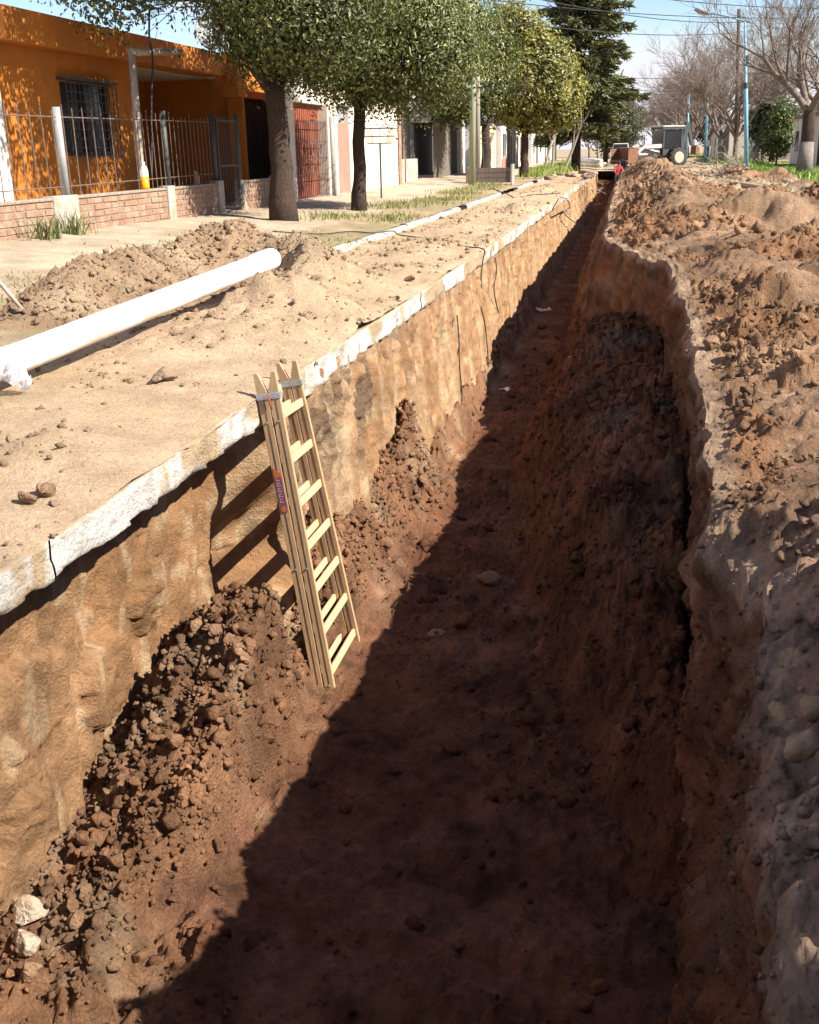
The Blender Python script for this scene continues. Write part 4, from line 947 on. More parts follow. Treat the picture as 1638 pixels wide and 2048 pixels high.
MB().bb(-.08, -.04, 0, 4.9, .6, .7).build('rail', M_GREYWOOD, bf); MB().bb(-.08, -.04, 0, 4.9, 1.9, 2.0).build('rail', M_GREYWOOD, bf)
wg = empty('grey_gate_house', (-9.1, 56.7, .3), 'pale house front with tall grey barred gate between board fence and block wall', 'house')
MB().bb(-.4, .0, 0, .5, -.1, 3.0).build('pier', M_CREAM, wg); MB().bb(-.4, .0, 4.0, 5.6, -.1, 3.0).build('pier', M_CREAM, wg); MB().bb(-5, -.45, -.2, 5.6, 2.6, 3.2).build('roof', M_CONC, wg); MB().bb(-5, -1.8, 0, 5.5, -.1, 2.6).build('back_wall', M_CONC, wg)
gg_ = MB().bb(-.24, -.2, .5, 4.0, 0, 2.6).build('gate', M_GREYP, wg)
for k in range(12): MB().bb(-.2, -.17, .6+k*.28, .66+k*.28, .05, 2.5).build('bar', M_STEEL, gg_)
blk = empty('block_wall', (-8.6, 62.5, .3), 'cream wall of large concrete blocks behind the street trees', 'wall')
MB().bb(-.3, -.03, 0, 10.2, -.1, 2.75).build('mortar_bed', M_MORTAR, blk)
bme = None
M_BLOCK = mat('cream_blocks', (.60, .50, .33), (.5, .41, .26), 3, .9, .3, 20)
for r_i in range(7):
    y = 0 if r_i % 2 else -.4
    while y < 10.1:
        y0, y1 = max(0, y), min(10.2, y+.8)
        if y1-y0 > .1:
            if bme is None: bo = MB().box((0, 0, 0), (1, 1, 1)).build('block', M_BLOCK, blk); bme = bo.data
            else: bo = bpy.data.objects.new('block', bme); COL.objects.link(bo); bo.parent = blk
            bo.location = (-.05, (y0+y1)/2, .1+r_i*.385); bo.scale = (.1, y1-y0-.03, .36)
        y += .8
def far_house(name, y0, y1, x, h, mt, label, feats, roofm=None):
    e_ = empty(name, (x, y0, .2), label, 'house'); L_ = y1-y0
    MB().bb(-7, 0, 0, L_, -.3, h).build('wall', mt, e_); MB().bb(-7.1, .12, -.1, L_+.1, h, h+.18).build('roof_edge', roofm or M_CONC, e_)
    for (kind, a, b, za, zb) in feats:
        mt2 = {'window': M_GLASS, 'door': M_DARKGATE, 'gate': M_GREYWOOD, 'base': M_PINK}[kind]
        f_ = MB().bb(.0, .03, a, b, za, zb).build(kind, mt2, e_)
        if kind == 'window':
            MB().bb(.03, .06, a-.06, b+.06, za-.08, za).build('sill', M_CONC, f_); MB().bb(.03, .05, (a+b)/2-.03, (a+b)/2+.03, za, zb).build('frame', M_WHITEW, f_)
    return e_
far_house('white_house', 73, 80, -8.3, 3.0, M_WHITEW, 'white far house front with tall dark window and red base', [('window', .9, 2.6, .9, 2.3), ('base', .2, 3.4, 0, .75), ('gate', 3.6, 5.0, 0, 2.5), ('door', 5.6, 6.5, 0, 2.2)])
far_house('ochre_house', 81, 90, -8.2, 3.2, M_CREAM, 'ochre far house front behind the conifer trunk', [('door', 1, 2, 0, 2.2), ('window', 3.5, 5, 1, 2.2), ('gate', 6, 8, 0, 2.4)])
far_house('pale_house', 92, 104, -8.0, 3.3, M_WHITEW, 'pale far house at the end of the left row', [('window', 1.5, 3, 1, 2.2), ('gate', 4, 6.5, 0, 2.4), ('window', 8, 9.5, 1, 2.2)])
far_house('low_house', 108, 124, -8.6, 3.0, M_CREAM, 'low cream house farthest along the left row', [('window', 2, 4, 1, 2.2), ('door', 6, 7, 0, 2.2), ('gate', 9, 12, 0, 2.4)])
def right_house(name, y0, y1, x, h, mt, label, feats, roofm=None):
    e_ = empty(name, (x, y0, .1), label, 'house'); L_ = y1-y0
    MB().bb(0, 8, 0, L_, -.3, h).build('wall', mt, e_); MB().bb(-.15, 8.1, -.1, L_+.1, h, h+.18).build('roof_edge', roofm or M_CONC, e_)
    for (kind, a, b, za, zb) in feats:
        mt2 = {'window': M_GLASS, 'door': M_DARKGATE, 'gate': M_GREYWOOD, 'base': M_PINK}[kind]
        f_ = MB().bb(-.03, .0, a, b, za, zb).build(kind, mt2, e_)
        if kind == 'window': MB().bb(-.06, -.03, a-.06, b+.06, za-.08, za).build('sill', M_CONC, f_)
    return e_
right_house('white_house', 61, 70, 11.2, 3.6, M_WHITEW, 'white rendered house behind the right bare tree', [('window', 1, 2.6, 1, 2.3), ('door', 4, 5, 0, 2.2), ('window', 6, 7.6, 1, 2.3)])
right_house('tiled_house', 72, 84, 11.0, 3.0, M_WHITEW, 'pale house with red tiled roof edge behind the small green tree', [('window', 2, 4, 1, 2.2), ('door', 6, 7, 0, 2.2), ('window', 8.5, 10, 1, 2.2)], M_TILE)
right_house('grey_house', 100, 118, 11.0, 4.2, M_CONC, 'grey two-tone building behind the blue lamp posts', [('gate', 2, 6, 0, 2.8), ('window', 8, 10, 1.2, 2.6), ('window', 12, 14, 1.2, 2.6)])
bf2 = empty('board_fence', (9.8, 122, .1), 'brown boarded fence beyond the loader on the right', 'fence')
for k in range(16): MB().bb(-.05, .0, k*.62, k*.62+.58, -.2, 2.6+.06*(k % 3)).build('board', M_GREYWOOD, bf2)
right_house('end_house', 135, 150, 9.8, 3.4, M_CREAM, 'cream house farthest along the right row', [('window', 2, 4, 1, 2.2), ('door', 6, 7, 0, 2.2)])

# ================================================================== poles, lamps, baskets
def pole(name, base, top, r0, r1, mt, label, cat='pole', group=None):
    o_ = MB().tube([Vector((0, 0, -.3)), (Vector(top)-Vector(base))*.5, Vector(top)-Vector(base)], [r0, (r0+r1)/2, r1], 12).build(name, mt, None, True)
    o_.location = base; return tag(o_, label, cat, group)
b0 = left_pt(944, 371); t0 = Vector(PY(947, 60, b0.y)); t0 = b0+(t0-b0)*1.25
pole('utility_pole', b0, t0, .13, .10, M_POLEG, 'green treated wooden pole standing in the verge grass')
b1 = left_pt(955, 352); b1.y = 49; b1.x = PY(955, 352, 49)[0]; b1.z = .28; t1 = Vector(PY(953, 0, 49)); t1 = b1+(t1-b1)*1.15
pole('utility_pole', b1, t1, .14, .11, M_POLEGR, 'grey weathered pole just behind the green one')
b2 = left_pt(1110, 322); pole('utility_pole', b2, b2+Vector((0, 0, 7.5)), .15, .11, M_POLEG, 'pale green pole by the far left house fronts')
lpb = Vector((PY(1494, 338, 65)[0], 65, .15)); lpt = Vector(PY(1490, 43, 65))
M_LAMPG = mat('lamp_glass', (.7, .7, .68), None, 5, .3)
def lamp_post(base, top, armend, label, near):
    e_ = empty('street_lamp', base, label, 'street lamp', 'blue lamp posts along the right side'); b = Vector(base); T = Vector(top)-b; A = Vector(armend)-b
    MB().tube([(0, 0, -.3), T*.58, T*.585, T*.8, T*.81, T], [.12, .11, .085, .08, .06, .055], 12).build('post', M_BLUE, e_, True)
    if near: MB().tube([T*.56, T*.6], .125, 12).build('collar', M_STEEL, e_); MB().tube([T*.72+Vector((.1, 0, 0)), T*.78+Vector((.1, 0, 0))], .1, 8).build('control_box', M_STEEL, e_)
    MB().tube([T-Vector((-.4, 0, .08)), T, T*.5+A*.5+Vector((0, 0, .05)), A], [.04, .045, .045, .04], 8).build('arm', M_BLUE, e_, True)
    d = (A-T).normalized(); hd = MB().tube([A-d*.1, A+d*.1, A+d*.55, A+d*.8], [.06, .15, .15, .05], 10).build('lamp_head', M_GREYP, e_, True)
    MB().tube([A+d*.15-Vector((0, 0, .12)), A+d*.6-Vector((0, 0, .12))], [.08, .07], 8).build('lens', M_LAMPG, hd)
    return e_
lamp_post(lpb, lpt, Vector(PY(1418, 26, 65)), 'tall pale blue lamp post with long arm on the grassy right verge', True)
q0 = Vector((PY(1411, 308, 105)[0], 105, .15)); lamp_post(q0, q0+Vector((-.15, 0, 7.2)), q0+Vector((-2.6, 0, 7.5)), 'blue lamp post between the bare trees and the loader', False)
q0 = Vector((PY(1374, 302, 128)[0], 128, .15)); lamp_post(q0, q0+Vector((-.15, 0, 7.2)), q0+Vector((-2.6, 0, 7.5)), 'farthest blue lamp post rising behind the loader cab', False)
b3 = Vector((PY(1472, 322, 88)[0], 88, .15)); pole('utility_pole', b3, Vector(PY(1478, 18, 88)), .17, .12, M_POLED, 'tall dark wooden pole behind the tall blue lamp post')
pole('utility_pole', (9.6, 62, .1), (9.5, 62, 7.6), .14, .1, M_POLED, 'dark pole beside the right house wall')
def basket(base, label):
    e_ = empty('litter_basket', base, label, 'litter basket', 'wire baskets on posts'); h_ = 1.55
    MB().tube([(0, 0, -.2), (0, 0, h_)], .028, 8).build('post', M_STEEL, e_)
    bk_ = MB()
    for (w, d_, z) in ((.62, .42, h_+.42), (.5, .34, h_+.2), (.42, .28, h_)):
        c_ = [(-d_, -w, z), (d_, -w, z), (d_, w, z), (-d_, w, z), (-d_, -w, z)]
        for a, b in zip(c_[:-1], c_[1:]): bk_.tube([a, b], .012, 5)
    for k in range(8):
        y = -1+k*2/7
        for sx in (-1, 1): bk_.tube([(sx*.28, y*.42, h_), (sx*.42, y*.62, h_+.42)], .007, 4)
    for k in range(4):
        x = -1+k*2/3
        for sy in (-1, 1): bk_.tube([(x*.28, sy*.42, h_), (x*.42, sy*.62, h_+.42)], .007, 4)
    for k in range(4): bk_.tube([(-.28+k*.187, -.42, h_), (-.28+k*.187, .42, h_)], .007, 4)
    bk_.build('basket', M_BARS, e_); return e_
basket(left_pt(763, 397), 'wire litter basket on a thin post beside the second tree trunk')
basket(Vector((PY(967, 345, 50)[0], 50, .28)), 'wire litter basket on a post behind the two poles')
pl0 = Vector((PY(990, 352, 47)[0]-.2, 47, .25)); plb = empty('planter', pl0, 'low brown timber planter box on the verge', 'planter')
for k in range(3): MB().bb(-.9, .9, -.35, -.3, k*.2, k*.2+.18).build('plank', M_GREYWOOD, plb); MB().bb(-.9, .9, .3, .35, k*.2, k*.2+.18).build('plank', M_GREYWOOD, plb)
MB().bb(.9, .97, -.4, .4, -.1, .72).build('corner_post', M_CONC, plb); MB().bb(-.97, -.9, -.4, .4, -.1, .62).build('corner_post', M_GREYWOOD, plb); MB().bb(-.88, .88, -.29, .29, 0, .5).build('soil', M_SOILP, plb)

# ================================================================== loose clods scattered on the soil
def ico():
    t = (1+5**.5)/2
    v = np.array([(-1,t,0),(1,t,0),(-1,-t,0),(1,-t,0),(0,-1,t),(0,1,t),(0,-1,-t),(0,1,-t),(t,0,-1),(t,0,1),(-t,0,-1),(-t,0,1)], float); v /= np.linalg.norm(v[0])
    f = np.array([(0,11,5),(0,5,1),(0,1,7),(0,7,10),(0,10,11),(1,5,9),(5,11,4),(11,10,2),(10,7,6),(7,1,8),(3,9,4),(3,4,2),(3,2,6),(3,6,8),(3,8,9),(4,9,5),(2,4,11),(6,2,10),(8,6,7),(9,8,1)])
    return v, f
IV, IF = ico()
OV = np.array([(1,0,0),(-1,0,0),(0,1,0),(0,-1,0),(0,0,1),(0,0,-1)], float); OF = np.array([(0,2,4),(2,1,4),(1,3,4),(3,0,4),(2,0,5),(1,2,5),(3,1,5),(0,3,5)])
def scatter_clods(name, pos, size, col, seed, flat=.85):
    """angular crumbs, eight faces each"""
    r = np.random.default_rng(seed); n = len(pos); q = r.normal(size=(n, 4)); q /= np.linalg.norm(q, axis=1)[:, None]; w, x, y, z = q.T
    Rm = np.stack([1-2*(y*y+z*z), 2*(x*y-z*w), 2*(x*z+y*w), 2*(x*y+z*w), 1-2*(x*x+z*z), 2*(y*z-x*w), 2*(x*z-y*w), 2*(y*z+x*w), 1-2*(x*x+y*y)], 1).reshape(n, 3, 3)
    V = OV[None]*r.uniform(.7, 1.4, (n, 6, 1))+r.normal(size=(n, 6, 3))*.18
    V = np.einsum('nij,nkj->nki', Rm, V)*np.array([1, 1, flat])*size[:, None, None]+pos[:, None, :]
    Fa = (OF[None]+(np.arange(n)*6)[:, None, None]).reshape(-1, 3)
    C = np.repeat((col*r.uniform(.75, 1.25, (n, 1)))[:, None, :], 6, 1).reshape(-1, 3)
    return tag(mesh_obj(name, V.reshape(-1, 3), Fa, M_SOIL, None, False, C), kind='stuff')
def pick(VX, VY, VZ, CC, dens, n, seed, lo, hi, sizek=2.2):
    r = np.random.default_rng(seed)
    d = np.sqrt(VX**2+VY**2+(VZ-H)**2)
    w = (dens/np.maximum(d, 3)**.0).ravel(); w = np.clip(w, 0, None); w = w/w.sum()
    idx = r.choice(w.size, n, p=w)
    sz = lo*(1-r.random(n))**(-1/sizek); sz = np.minimum(sz, hi)*(.75+.05*np.minimum(d.ravel()[idx], 25))
    pos = np.stack([VX.ravel()[idx], VY.ravel()[idx], VZ.ravel()[idx]], 1)+r.normal(size=(n, 3))*np.array([.012, .02, 0]); pos[:, 2] += sz*.25
    return pos, sz, CC.reshape(-1, 3)[idx]
# grids kept from the ground section
p_, s_, c_ = pick(FLX, FLY, FLZ, FLC, (.12+1.2*FLL)*(FLY < 24), 11000, 1, .008, .055)
scatter_clods('trench_crumbs', p_, s_, c_, 11)
p_, s_, c_ = pick(RGX, RGY, RGZ, RGC, (RGR**1.5)*(RGX < 8)*sm(.05, .25, RGD)*(RGY < 60), 11000, 2, .008, .055)
scatter_clods('bank_crumbs', p_, s_, c_, 12)
p_, s_, c_ = pick(RDX, RDY, RDZ, RDC, (.05+RDR)*(RDY < 60)*sm(-4.7, -4.5, RDX), 3500, 3, .005, .03, 1.9)
scatter_clods('road_crumbs', p_, s_, c_, 13)
p_, s_, c_ = pick(HPX, HPY, HPZ, HPC, sm(.02, .12, HPU), 6000, 4, .006, .032)
scatter_clods('heap_crumbs', p_, s_, c_, 14)
p_, s_, c_ = pick(WRX, WRY, WRZ, WRC, (WRY < 14)*(WRZ > -2.2)*(.4+.6*sm(-.2, .3, fbm(WRY, WRZ, 1.7, 3, 29)))/np.maximum(WRY, 2), 9000, 31, .006, .030, 2.)
scatter_clods('wall_crumbs', p_, s_*.7, c_*np.random.default_rng(5).uniform(.7, 1.4, (len(c_), 1)), 32)
p_, s_, c_ = pick(RGX, RGY, RGZ, RGC, sm(.0, .1, RGD)*(RGY < 5.5)*(RGX < 2.2)*(.3+sm(-.1, .4, fbm(RGX, RGY, 2.2, 3, 33))), 5000, 34, .006, .035, 1.9)
scatter_clods('near_bank_crumbs', p_, s_*.7, c_*np.random.default_rng(6).uniform(.7, 1.3, (len(c_), 1)), 35)
# larger broken clods: subdivided, angular
def ico2():
    v = [tuple(q) for q in IV]; f = []; mid = {}
    def m_(a, b):
        k = (min(a, b), max(a, b))
        if k not in mid:
            q = (np.array(v[a])+np.array(v[b]))/2; v.append(tuple(q/np.linalg.norm(q))); mid[k] = len(v)-1
        return mid[k]
    for a, b, c in IF:
        x, y, z = m_(a, b), m_(b, c), m_(c, a); f += [(a, x, z), (b, y, x), (c, z, y), (x, y, z)]
    return np.array(v), np.array(f)
V2, F2 = ico2()
def big_clods(name, pos, size, col, seed):
    r = np.random.default_rng(seed); n = len(pos); nv = len(V2); V = np.repeat(V2[None], n, 0)
    for _ in range(7):                     # cut flat faces
        nr = r.normal(size=(n, 1, 3)); nr /= np.linalg.norm(nr, axis=2, keepdims=True); h = (V*nr).sum(2, keepdims=True); d = r.uniform(.35, .8, (n, 1, 1)); V = V-np.clip(h-d, 0, None)*nr*.95
    V = V*(1+.09*r.normal(size=(n, nv, 1)))*r.uniform(.65, 1.2, (n, 1, 3))
    V = V*size[:, None, None]+pos[:, None]
    Fa = (F2[None]+(np.arange(n)*nv)[:, None, None]).reshape(-1, 3); C = np.repeat((col*r.uniform(.8, 1.25, (n, 1)))[:, None], nv, 1).reshape(-1, 3)
    return tag(mesh_obj(name, V.reshape(-1, 3), Fa, M_SOIL, None, False, C), kind='stuff')
slump = sm(.12, .4, FLZ-FZ)*((FLX < -1.8) & (FLY > 3.2) & (FLY < 12.3))
p_, s_, c_ = pick(FLX, FLY, FLZ, FLC, slump*np.where(FLY < 7, 1., .8), 1500, 21, .020, .060, 2.2); big_clods('slump_clods', p_, s_*.8, c_*1.1, 22)
p_, s_, c_ = pick(FLX, FLY, FLZ, FLC, slump, 9000, 27, .009, .03, 2.); scatter_clods('slump_crumbs', p_, s_, c_*1.08, 28)
bench = sm(.3, .8, FLZ-FZ)*((FLX > -1.2) & (FLY > 5) & (FLY < 19))
p_, s_, c_ = pick(FLX, FLY, FLZ, FLC, bench+.04*(FLY < 14), 750, 23, .020, .07, 2.); big_clods('bench_clods', p_, s_*.85, c_, 24)
p_, s_, c_ = pick(RGX, RGY, RGZ, RGC, (RGR**2)*(RGX < 6)*sm(.1, .3, RGD)*(RGY > 4)*(RGY < 40), 1000, 25, .018, .075, 2.1); big_clods('bank_clods', p_, s_*.6, c_, 26)
# broken concrete and soil rubble by the far kerb
rr_ = random.Random(21)
for k in range(16):
    q = P(rr_.uniform(1085, 1195), rr_.uniform(345, 362), 0)
    rock('rubble_lump', (q[0], q[1], .1), (rr_.uniform(.2, .5), rr_.uniform(.2, .5), rr_.uniform(.12, .25)), 500+k, M_STONE if k % 3 else M_STONEP,
         'broken grey lump in the rubble dumped along the far kerb', 'rubble', 'rubble by the far kerb', sub=2)

# ================================================================== leaves
def leaves(name, ell, n_cl, per, leaf, cols, seed, mt, parent, clump_r=.32, shell=.55, droop=.25, sun_yellow=0., asp=.45):
    """crown of folded leaf faces gathered in clumps through the outer volume of several ellipsoids"""
    r = np.random.default_rng(seed); ell = np.array(ell, float)
    vol = ell[:, 3]*ell[:, 4]*ell[:, 5]; k = r.choice(len(ell), n_cl*2, p=vol/vol.sum())
    d = r.normal(size=(n_cl*2, 3)); d /= np.linalg.norm(d, axis=1)[:, None]
    rad = shell+(1.04-shell)*r.random(n_cl*2)**.6
    cen = ell[k, :3]+d*ell[k, 3:]*rad[:, None]
    # drop clump centres deep inside another ellipsoid, and thin by noise so gaps stay open
    ins = np.zeros(len(cen), bool)
    for e in ell: ins |= (((cen-e[:3])/e[3:])**2).sum(1) < (shell*.85)**2
    ns = fbm(cen[:, 0], cen[:, 1], .8, 3, seed, .5, cen[:, 2])
    keep = (~ins) & (ns > -.30); cen = cen[keep][:n_cl]; d = d[keep][:n_cl]; m = len(cen)
    tone = r.random(m)
    N = m*per
    off = r.normal(size=(m, per, 3))*clump_r*np.array([1, 1, .75])
    pos = (cen[:, None]+off).reshape(-1, 3)
    cdir = off.reshape(-1, 3)/clump_r; nrm = np.repeat(d, per, 0)*.7+cdir*.45+r.normal(size=(N, 3))*.42+np.array([0, 0, .45]); nrm /= np.linalg.norm(nrm, axis=1)[:, None]
    ax_ = np.cross(nrm, r.normal(size=(N, 3))); ax_[:, 2] -= droop; ax_ -= (ax_*nrm).sum(1)[:, None]*nrm; ax_ /= np.linalg.norm(ax_, axis=1)[:, None]+1e-6
    bx = np.cross(nrm, ax_); L = leaf*r.uniform(.65, 1.25, (N, 1)); W = L*asp
    fold = nrm*W*.25
    V = np.stack([pos-ax_*L*.5, pos+bx*W*.5+fold, pos+ax_*L*.5-nrm*L*.12, pos-bx*W*.5+fold], 1)
    Fa = np.concatenate([np.arange(N)[:, None]*4+np.array([[0, 1, 2]]), np.arange(N)[:, None]*4+np.array([[0, 2, 3]])], 0)
    c0, c1, c2 = [np.array(c) for c in cols]; tt = np.repeat(tone, per)[:, None]
    C = c0*(1-tt)+c1*tt
    yl = (r.random(N) < .4*sun_yellow+np.repeat((tone > .80)*.55*min(1, sun_yellow*8), per))[:, None]
    C = np.where(yl, c2, C)*r.uniform(.75, 1.25, (N, 1))
    return mesh_obj(name, V.reshape(-1, 3), Fa, mt, parent, False, np.repeat(C, 4, 0))
def limb_mesh(segs, name, mt, parent, thin=3):
    """tapered tubes for a list of (p0, p1, r0, r1)"""
    V = []; Fa = []; k = 0
    P0 = np.array([s[0] for s in segs], float); P1 = np.array([s[1] for s in segs], float); r0 = np.array([s[2] for s in segs]); r1 = np.array([s[3] for s in segs])
    t = P1-P0; t /= np.linalg.norm(t, axis=1)[:, None]+1e-9
    ref = np.where(np.abs(t[:, 2:3]) < .9, np.array([[0, 0, 1.]]), np.array([[1., 0, 0]])); a = np.cross(t, ref); a /= np.linalg.norm(a, axis=1)[:, None]; b = np.cross(t, a)
    for lo, hi, n in ((0, .02, thin), (.02, .07, 5), (.07, 9, 9)):
        m = (r0 >= lo) & (r0 < hi)
        if not m.any(): continue
        an = np.arange(n)*2*np.pi/n; ring = a[m][:, None]*np.cos(an)[None, :, None]+b[m][:, None]*np.sin(an)[None, :, None]
        A = P0[m][:, None]+ring*r0[m][:, None, None]; B = P1[m][:, None]+ring*r1[m][:, None, None]
        q = m.sum(); V.append(np.concatenate([A, B], 1).reshape(-1, 3)); base = k+np.arange(q)[:, None]*2*n; j = np.arange(n)
        Fa.append(np.stack([base+j, base+(j+1) % n, base+n+(j+1) % n, base+n+j], -1).reshape(-1, 4)); k += q*2*n
    return mesh_obj(name, np.concatenate(V), np.concatenate(Fa), mt, parent, True)
def grow(base, direction, length, rad, depth, rnd, segs, spread=.55, up=.15, kids=3, min_r=.004, bend=.25, shrink=.72, nseg=4):
    p = np.array(base, float); d = np.array(direction, float); d /= np.linalg.norm(d); n = nseg
    for i in range(n):
        q = p+d*length/n; r0 = rad*(1-.45*i/n); r1 = rad*(1-.45*(i+1)/n)
        segs.append((tuple(p), tuple(q), max(r0, min_r), max(r1, min_r)))
        if depth > 0 and i >= (1 if depth > 1 else 0):
            for _ in range(rnd.choice((1, 1, 2)) if i < n-1 else kids-1):
                v = np.array([rnd.gauss(0, 1), rnd.gauss(0, 1), rnd.gauss(0, .7)]); v -= v.dot(d)*d; v /= np.linalg.norm(v)+1e-6
                nd = d+v*spread*rnd.uniform(.7, 1.5)+np.array([0, 0, up]); 
                grow(q, nd, length*shrink*rnd.uniform(.65, 1.1), r1*.66, depth-1, rnd, segs, spread, up, kids, min_r, bend, shrink, 3 if depth > 2 else 2)
        d = d+np.array([rnd.gauss(0, bend), rnd.gauss(0, bend), rnd.gauss(0, bend)*.6+up*.3])*.5; d /= np.linalg.norm(d); p = q
    return segs
G1 = ((.06, .078, .024), (.14, .155, .045), (.34, .31, .09)); G2 = ((.14, .145, .03), (.25, .235, .05), (.42, .36, .08))
def broad_tree(label, base, fork, limbs, ell, n_cl, per, leaf, cols, seed, r0=.3, r1=.2, lean=None, yel=0., flare=1.3):
    e_ = empty('broadleaf_tree', base, label, 'tree', 'clipped broadleaf street trees'); rnd = random.Random(seed); b = np.array(base); segs = []
    f = np.array(fork)-b; n = 8; pts = [f*(i/n)+np.array([rnd.gauss(0, .02), rnd.gauss(0, .02), 0])*(0 < i < n) for i in range(n+1)]; pts[0] = np.array([0, 0, -.25])
    rad = [r0*(flare-(flare-1)*min(1, i/2.))*(1-(1-r1/r0)*i/n) for i in range(n+1)]
    MB().tube([tuple(p) for p in pts], rad, 18).build('trunk', M_BARK, e_, True)
    for tip in limbs:
        t = np.array(tip)-b; mid = (f+t)*.5+np.array([rnd.gauss(0, .15), rnd.gauss(0, .15), -.1]); q = f-np.array([0, 0, .25])
        rr0 = r1*.72
        for a_, b_ in ((q, mid), (mid, t)):
            for k in range(3):
                u, v = a_+(b_-a_)*k/3, a_+(b_-a_)*(k+1)/3; segs.append((tuple(u), tuple(v), rr0, rr0*.86)); rr0 *= .86
        for _ in range(4): grow(mid+(t-mid)*rnd.random(), np.array([rnd.gauss(0, 1), rnd.gauss(0, 1), rnd.gauss(.2, .6)]), 1.1, .04, 2, rnd, segs, .7, .1, 3, .006)
    limb_mesh(segs, 'limbs', M_BARK, e_)
    L = [(x-b[0], y-b[1], z-b[2], rx, ry, rz) for x, y, z, rx, ry, rz in ell]
    leaves('crown', L, n_cl, per, leaf, cols, seed, M_LEAF, e_, sun_yellow=yel)
    return e_
tb = left_pt(568, 436); tb.y = 22.4; tb.x = PY(568, 432, 22.4)[0]; tb.z = .33
broad_tree('big street tree with thick forked trunk before the orange house', tb, (-7.15, 22.4, 2.95), [(-8.3, 21.4, 5.2), (-6.6, 23.0, 5.4), (-7.4, 22.0, 5.8)],
           [(-7.9, 20.9, 6.15, 2.3, 2.2, 1.7), (-6.6, 22.8, 5.2, 1.9, 2.2, 2.3), (-8.9, 19.6, 5.35, 1.6, 1.6, 1.05), (-7.0, 23.2, 4.6, 1.5, 1.8, 1.7), (-9.3, 20.0, 4.6, .7, .8, .75), (-6.45, 22.3, 4.25, 1.15, 1.6, 1.15), (-7.3, 18.5, 5.5, 1.7, 2.0, 1.15)], 1250, 64, .118, G1, 3, .255, .19, yel=.03)
t2 = Vector((PY(718, 412, 26.8)[0], 26.8, .30))
broad_tree('second street tree with slim straight trunk beside the litter basket', t2, (-6.5, 26.9, 2.75), [(-7.2, 26.4, 4.6), (-5.6, 27.2, 4.6), (-6.3, 27.0, 5.2)],
           [(-6.1, 27.0, 4.7, 1.9, 2.2, 1.95), (-5.0, 27.4, 4.1, 1.25, 1.7, 1.65), (-6.6, 26.2, 5.6, 1.8, 1.9, 1.4), (-4.7, 28.4, 4.7, 1.05, 1.5, 1.7), (-5.4, 26.9, 3.6, 1.35, 1.3, 1.15), (-6.6, 27.4, 3.9, 1.4, 1.3, 1.1)], 960, 64, .122, ((.085, .105, .03), (.18, .195, .055), (.36, .35, .11)), 4, .165, .135, yel=.08)
t3 = Vector((PY(972, 345, 52)[0], 52, .28))
broad_tree('third street tree with dark trunk behind the two poles', t3, (t3.x+.0, 52, 2.7), [(t3.x-1, 52, 4.5), (t3.x+1, 52.3, 4.6)],
           [(t3.x-1.2, 52, 4.4, 1.9, 2.2, 1.7), (t3.x-.6, 53, 5.4, 1.8, 2.0, 1.9)], 380, 50, .19, ((.06, .08, .022), (.13, .145, .035), G2[2]), 5, .24, .18, yel=.08)
t4 = Vector((PY(1048, 342, 58)[0], 58, .25))
broad_tree('rounded yellow-green street tree with clear trunk past the poles', t4, (t4.x+.05, 58, 2.4), [(t4.x-1, 58, 4.6), (t4.x+1, 58.3, 4.8), (t4.x, 58, 5.5)],
           [(-5.6, 58, 5.0, 2.2, 2.4, 2.5), (-4.5, 58.4, 4.6, 1.7, 2.0, 2.1), (-6.1, 57.6, 6.6, 1.6, 1.8, 1.6), (-4.0, 59, 3.9, 1.2, 1.6, 1.4)], 620, 56, .23, G2, 6, .22, .17, yel=.18)
# conifer
def conifer(label, base, h, rmax, seed):
    e_ = empty('conifer', base, label, 'tree'); rnd = random.Random(seed); r = np.random.default_rng(seed)
    MB().tube([(0, 0, -.3), (0, 0, h*.5), (0, 0, h)], [.34, .2, .04], 10).build('trunk', M_BARK, e_, True)
    V = []; C = []; segs = []
    z = 2.0
    while z < h-.3:
        t = (z-2)/(h-2); rr = rmax*(1-t)**.75*(.75+.45*r.random())*(1 if t > .12 else .75)
        for k in range(rnd.randint(4, 6)):
            an = rnd.uniform(0, 6.283); L = rr*rnd.uniform(.65, 1.15); dz = -.10*L+rnd.uniform(-.1, .25)
            p0 = np.array([0, 0, z]); p1 = np.array([math.cos(an)*L, math.sin(an)*L, z+dz]); segs.append((tuple(p0), tuple(p1), .045, .012))
            n = int(88*L)+20; tt = r.uniform(.22, 1.05, n); side = r.normal(size=n)*.16*L*(1.15-tt)
            cx = p0+(p1-p0)*tt[:, None]+np.stack([-math.sin(an)*side, math.cos(an)*side, r.normal(size=n)*.10-.05*np.abs(side)], 1)
            dirs = np.stack([math.cos(an)+r.normal(size=n)*.7, math.sin(an)+r.normal(size=n)*.7, r.normal(size=n)*.35-.15], 1); dirs /= np.linalg.norm(dirs, axis=1)[:, None]
            w = np.cross(dirs, r.normal(size=(n, 3))); w /= np.linalg.norm(w, axis=1)[:, None]; ln = r.uniform(.22, .5, (n, 1))
            V.append(np.stack([cx-w*.05, cx+w*.05, cx+dirs*ln+w*.025, cx+dirs*ln-w*.025], 1))
            C.append(np.repeat((np.array([.10, .11, .042])*(1-tt[:, None]*.0)*r.uniform(.6, 1.5, (n, 1))+np.array([.07, .055, .01])*(r.random((n, 1)) < .25))[:, None], 4, 1))
        z += rnd.uniform(.22, .38)
    V = np.concatenate(V).reshape(-1, 3); C = np.concatenate(C).reshape(-1, 3); N = len(V)//4
    limb_mesh(segs, 'branches', M_BARK, e_); mesh_obj('crown', V, np.arange(N*4).reshape(-1, 4), M_NEEDLE, e_, False, C); return e_
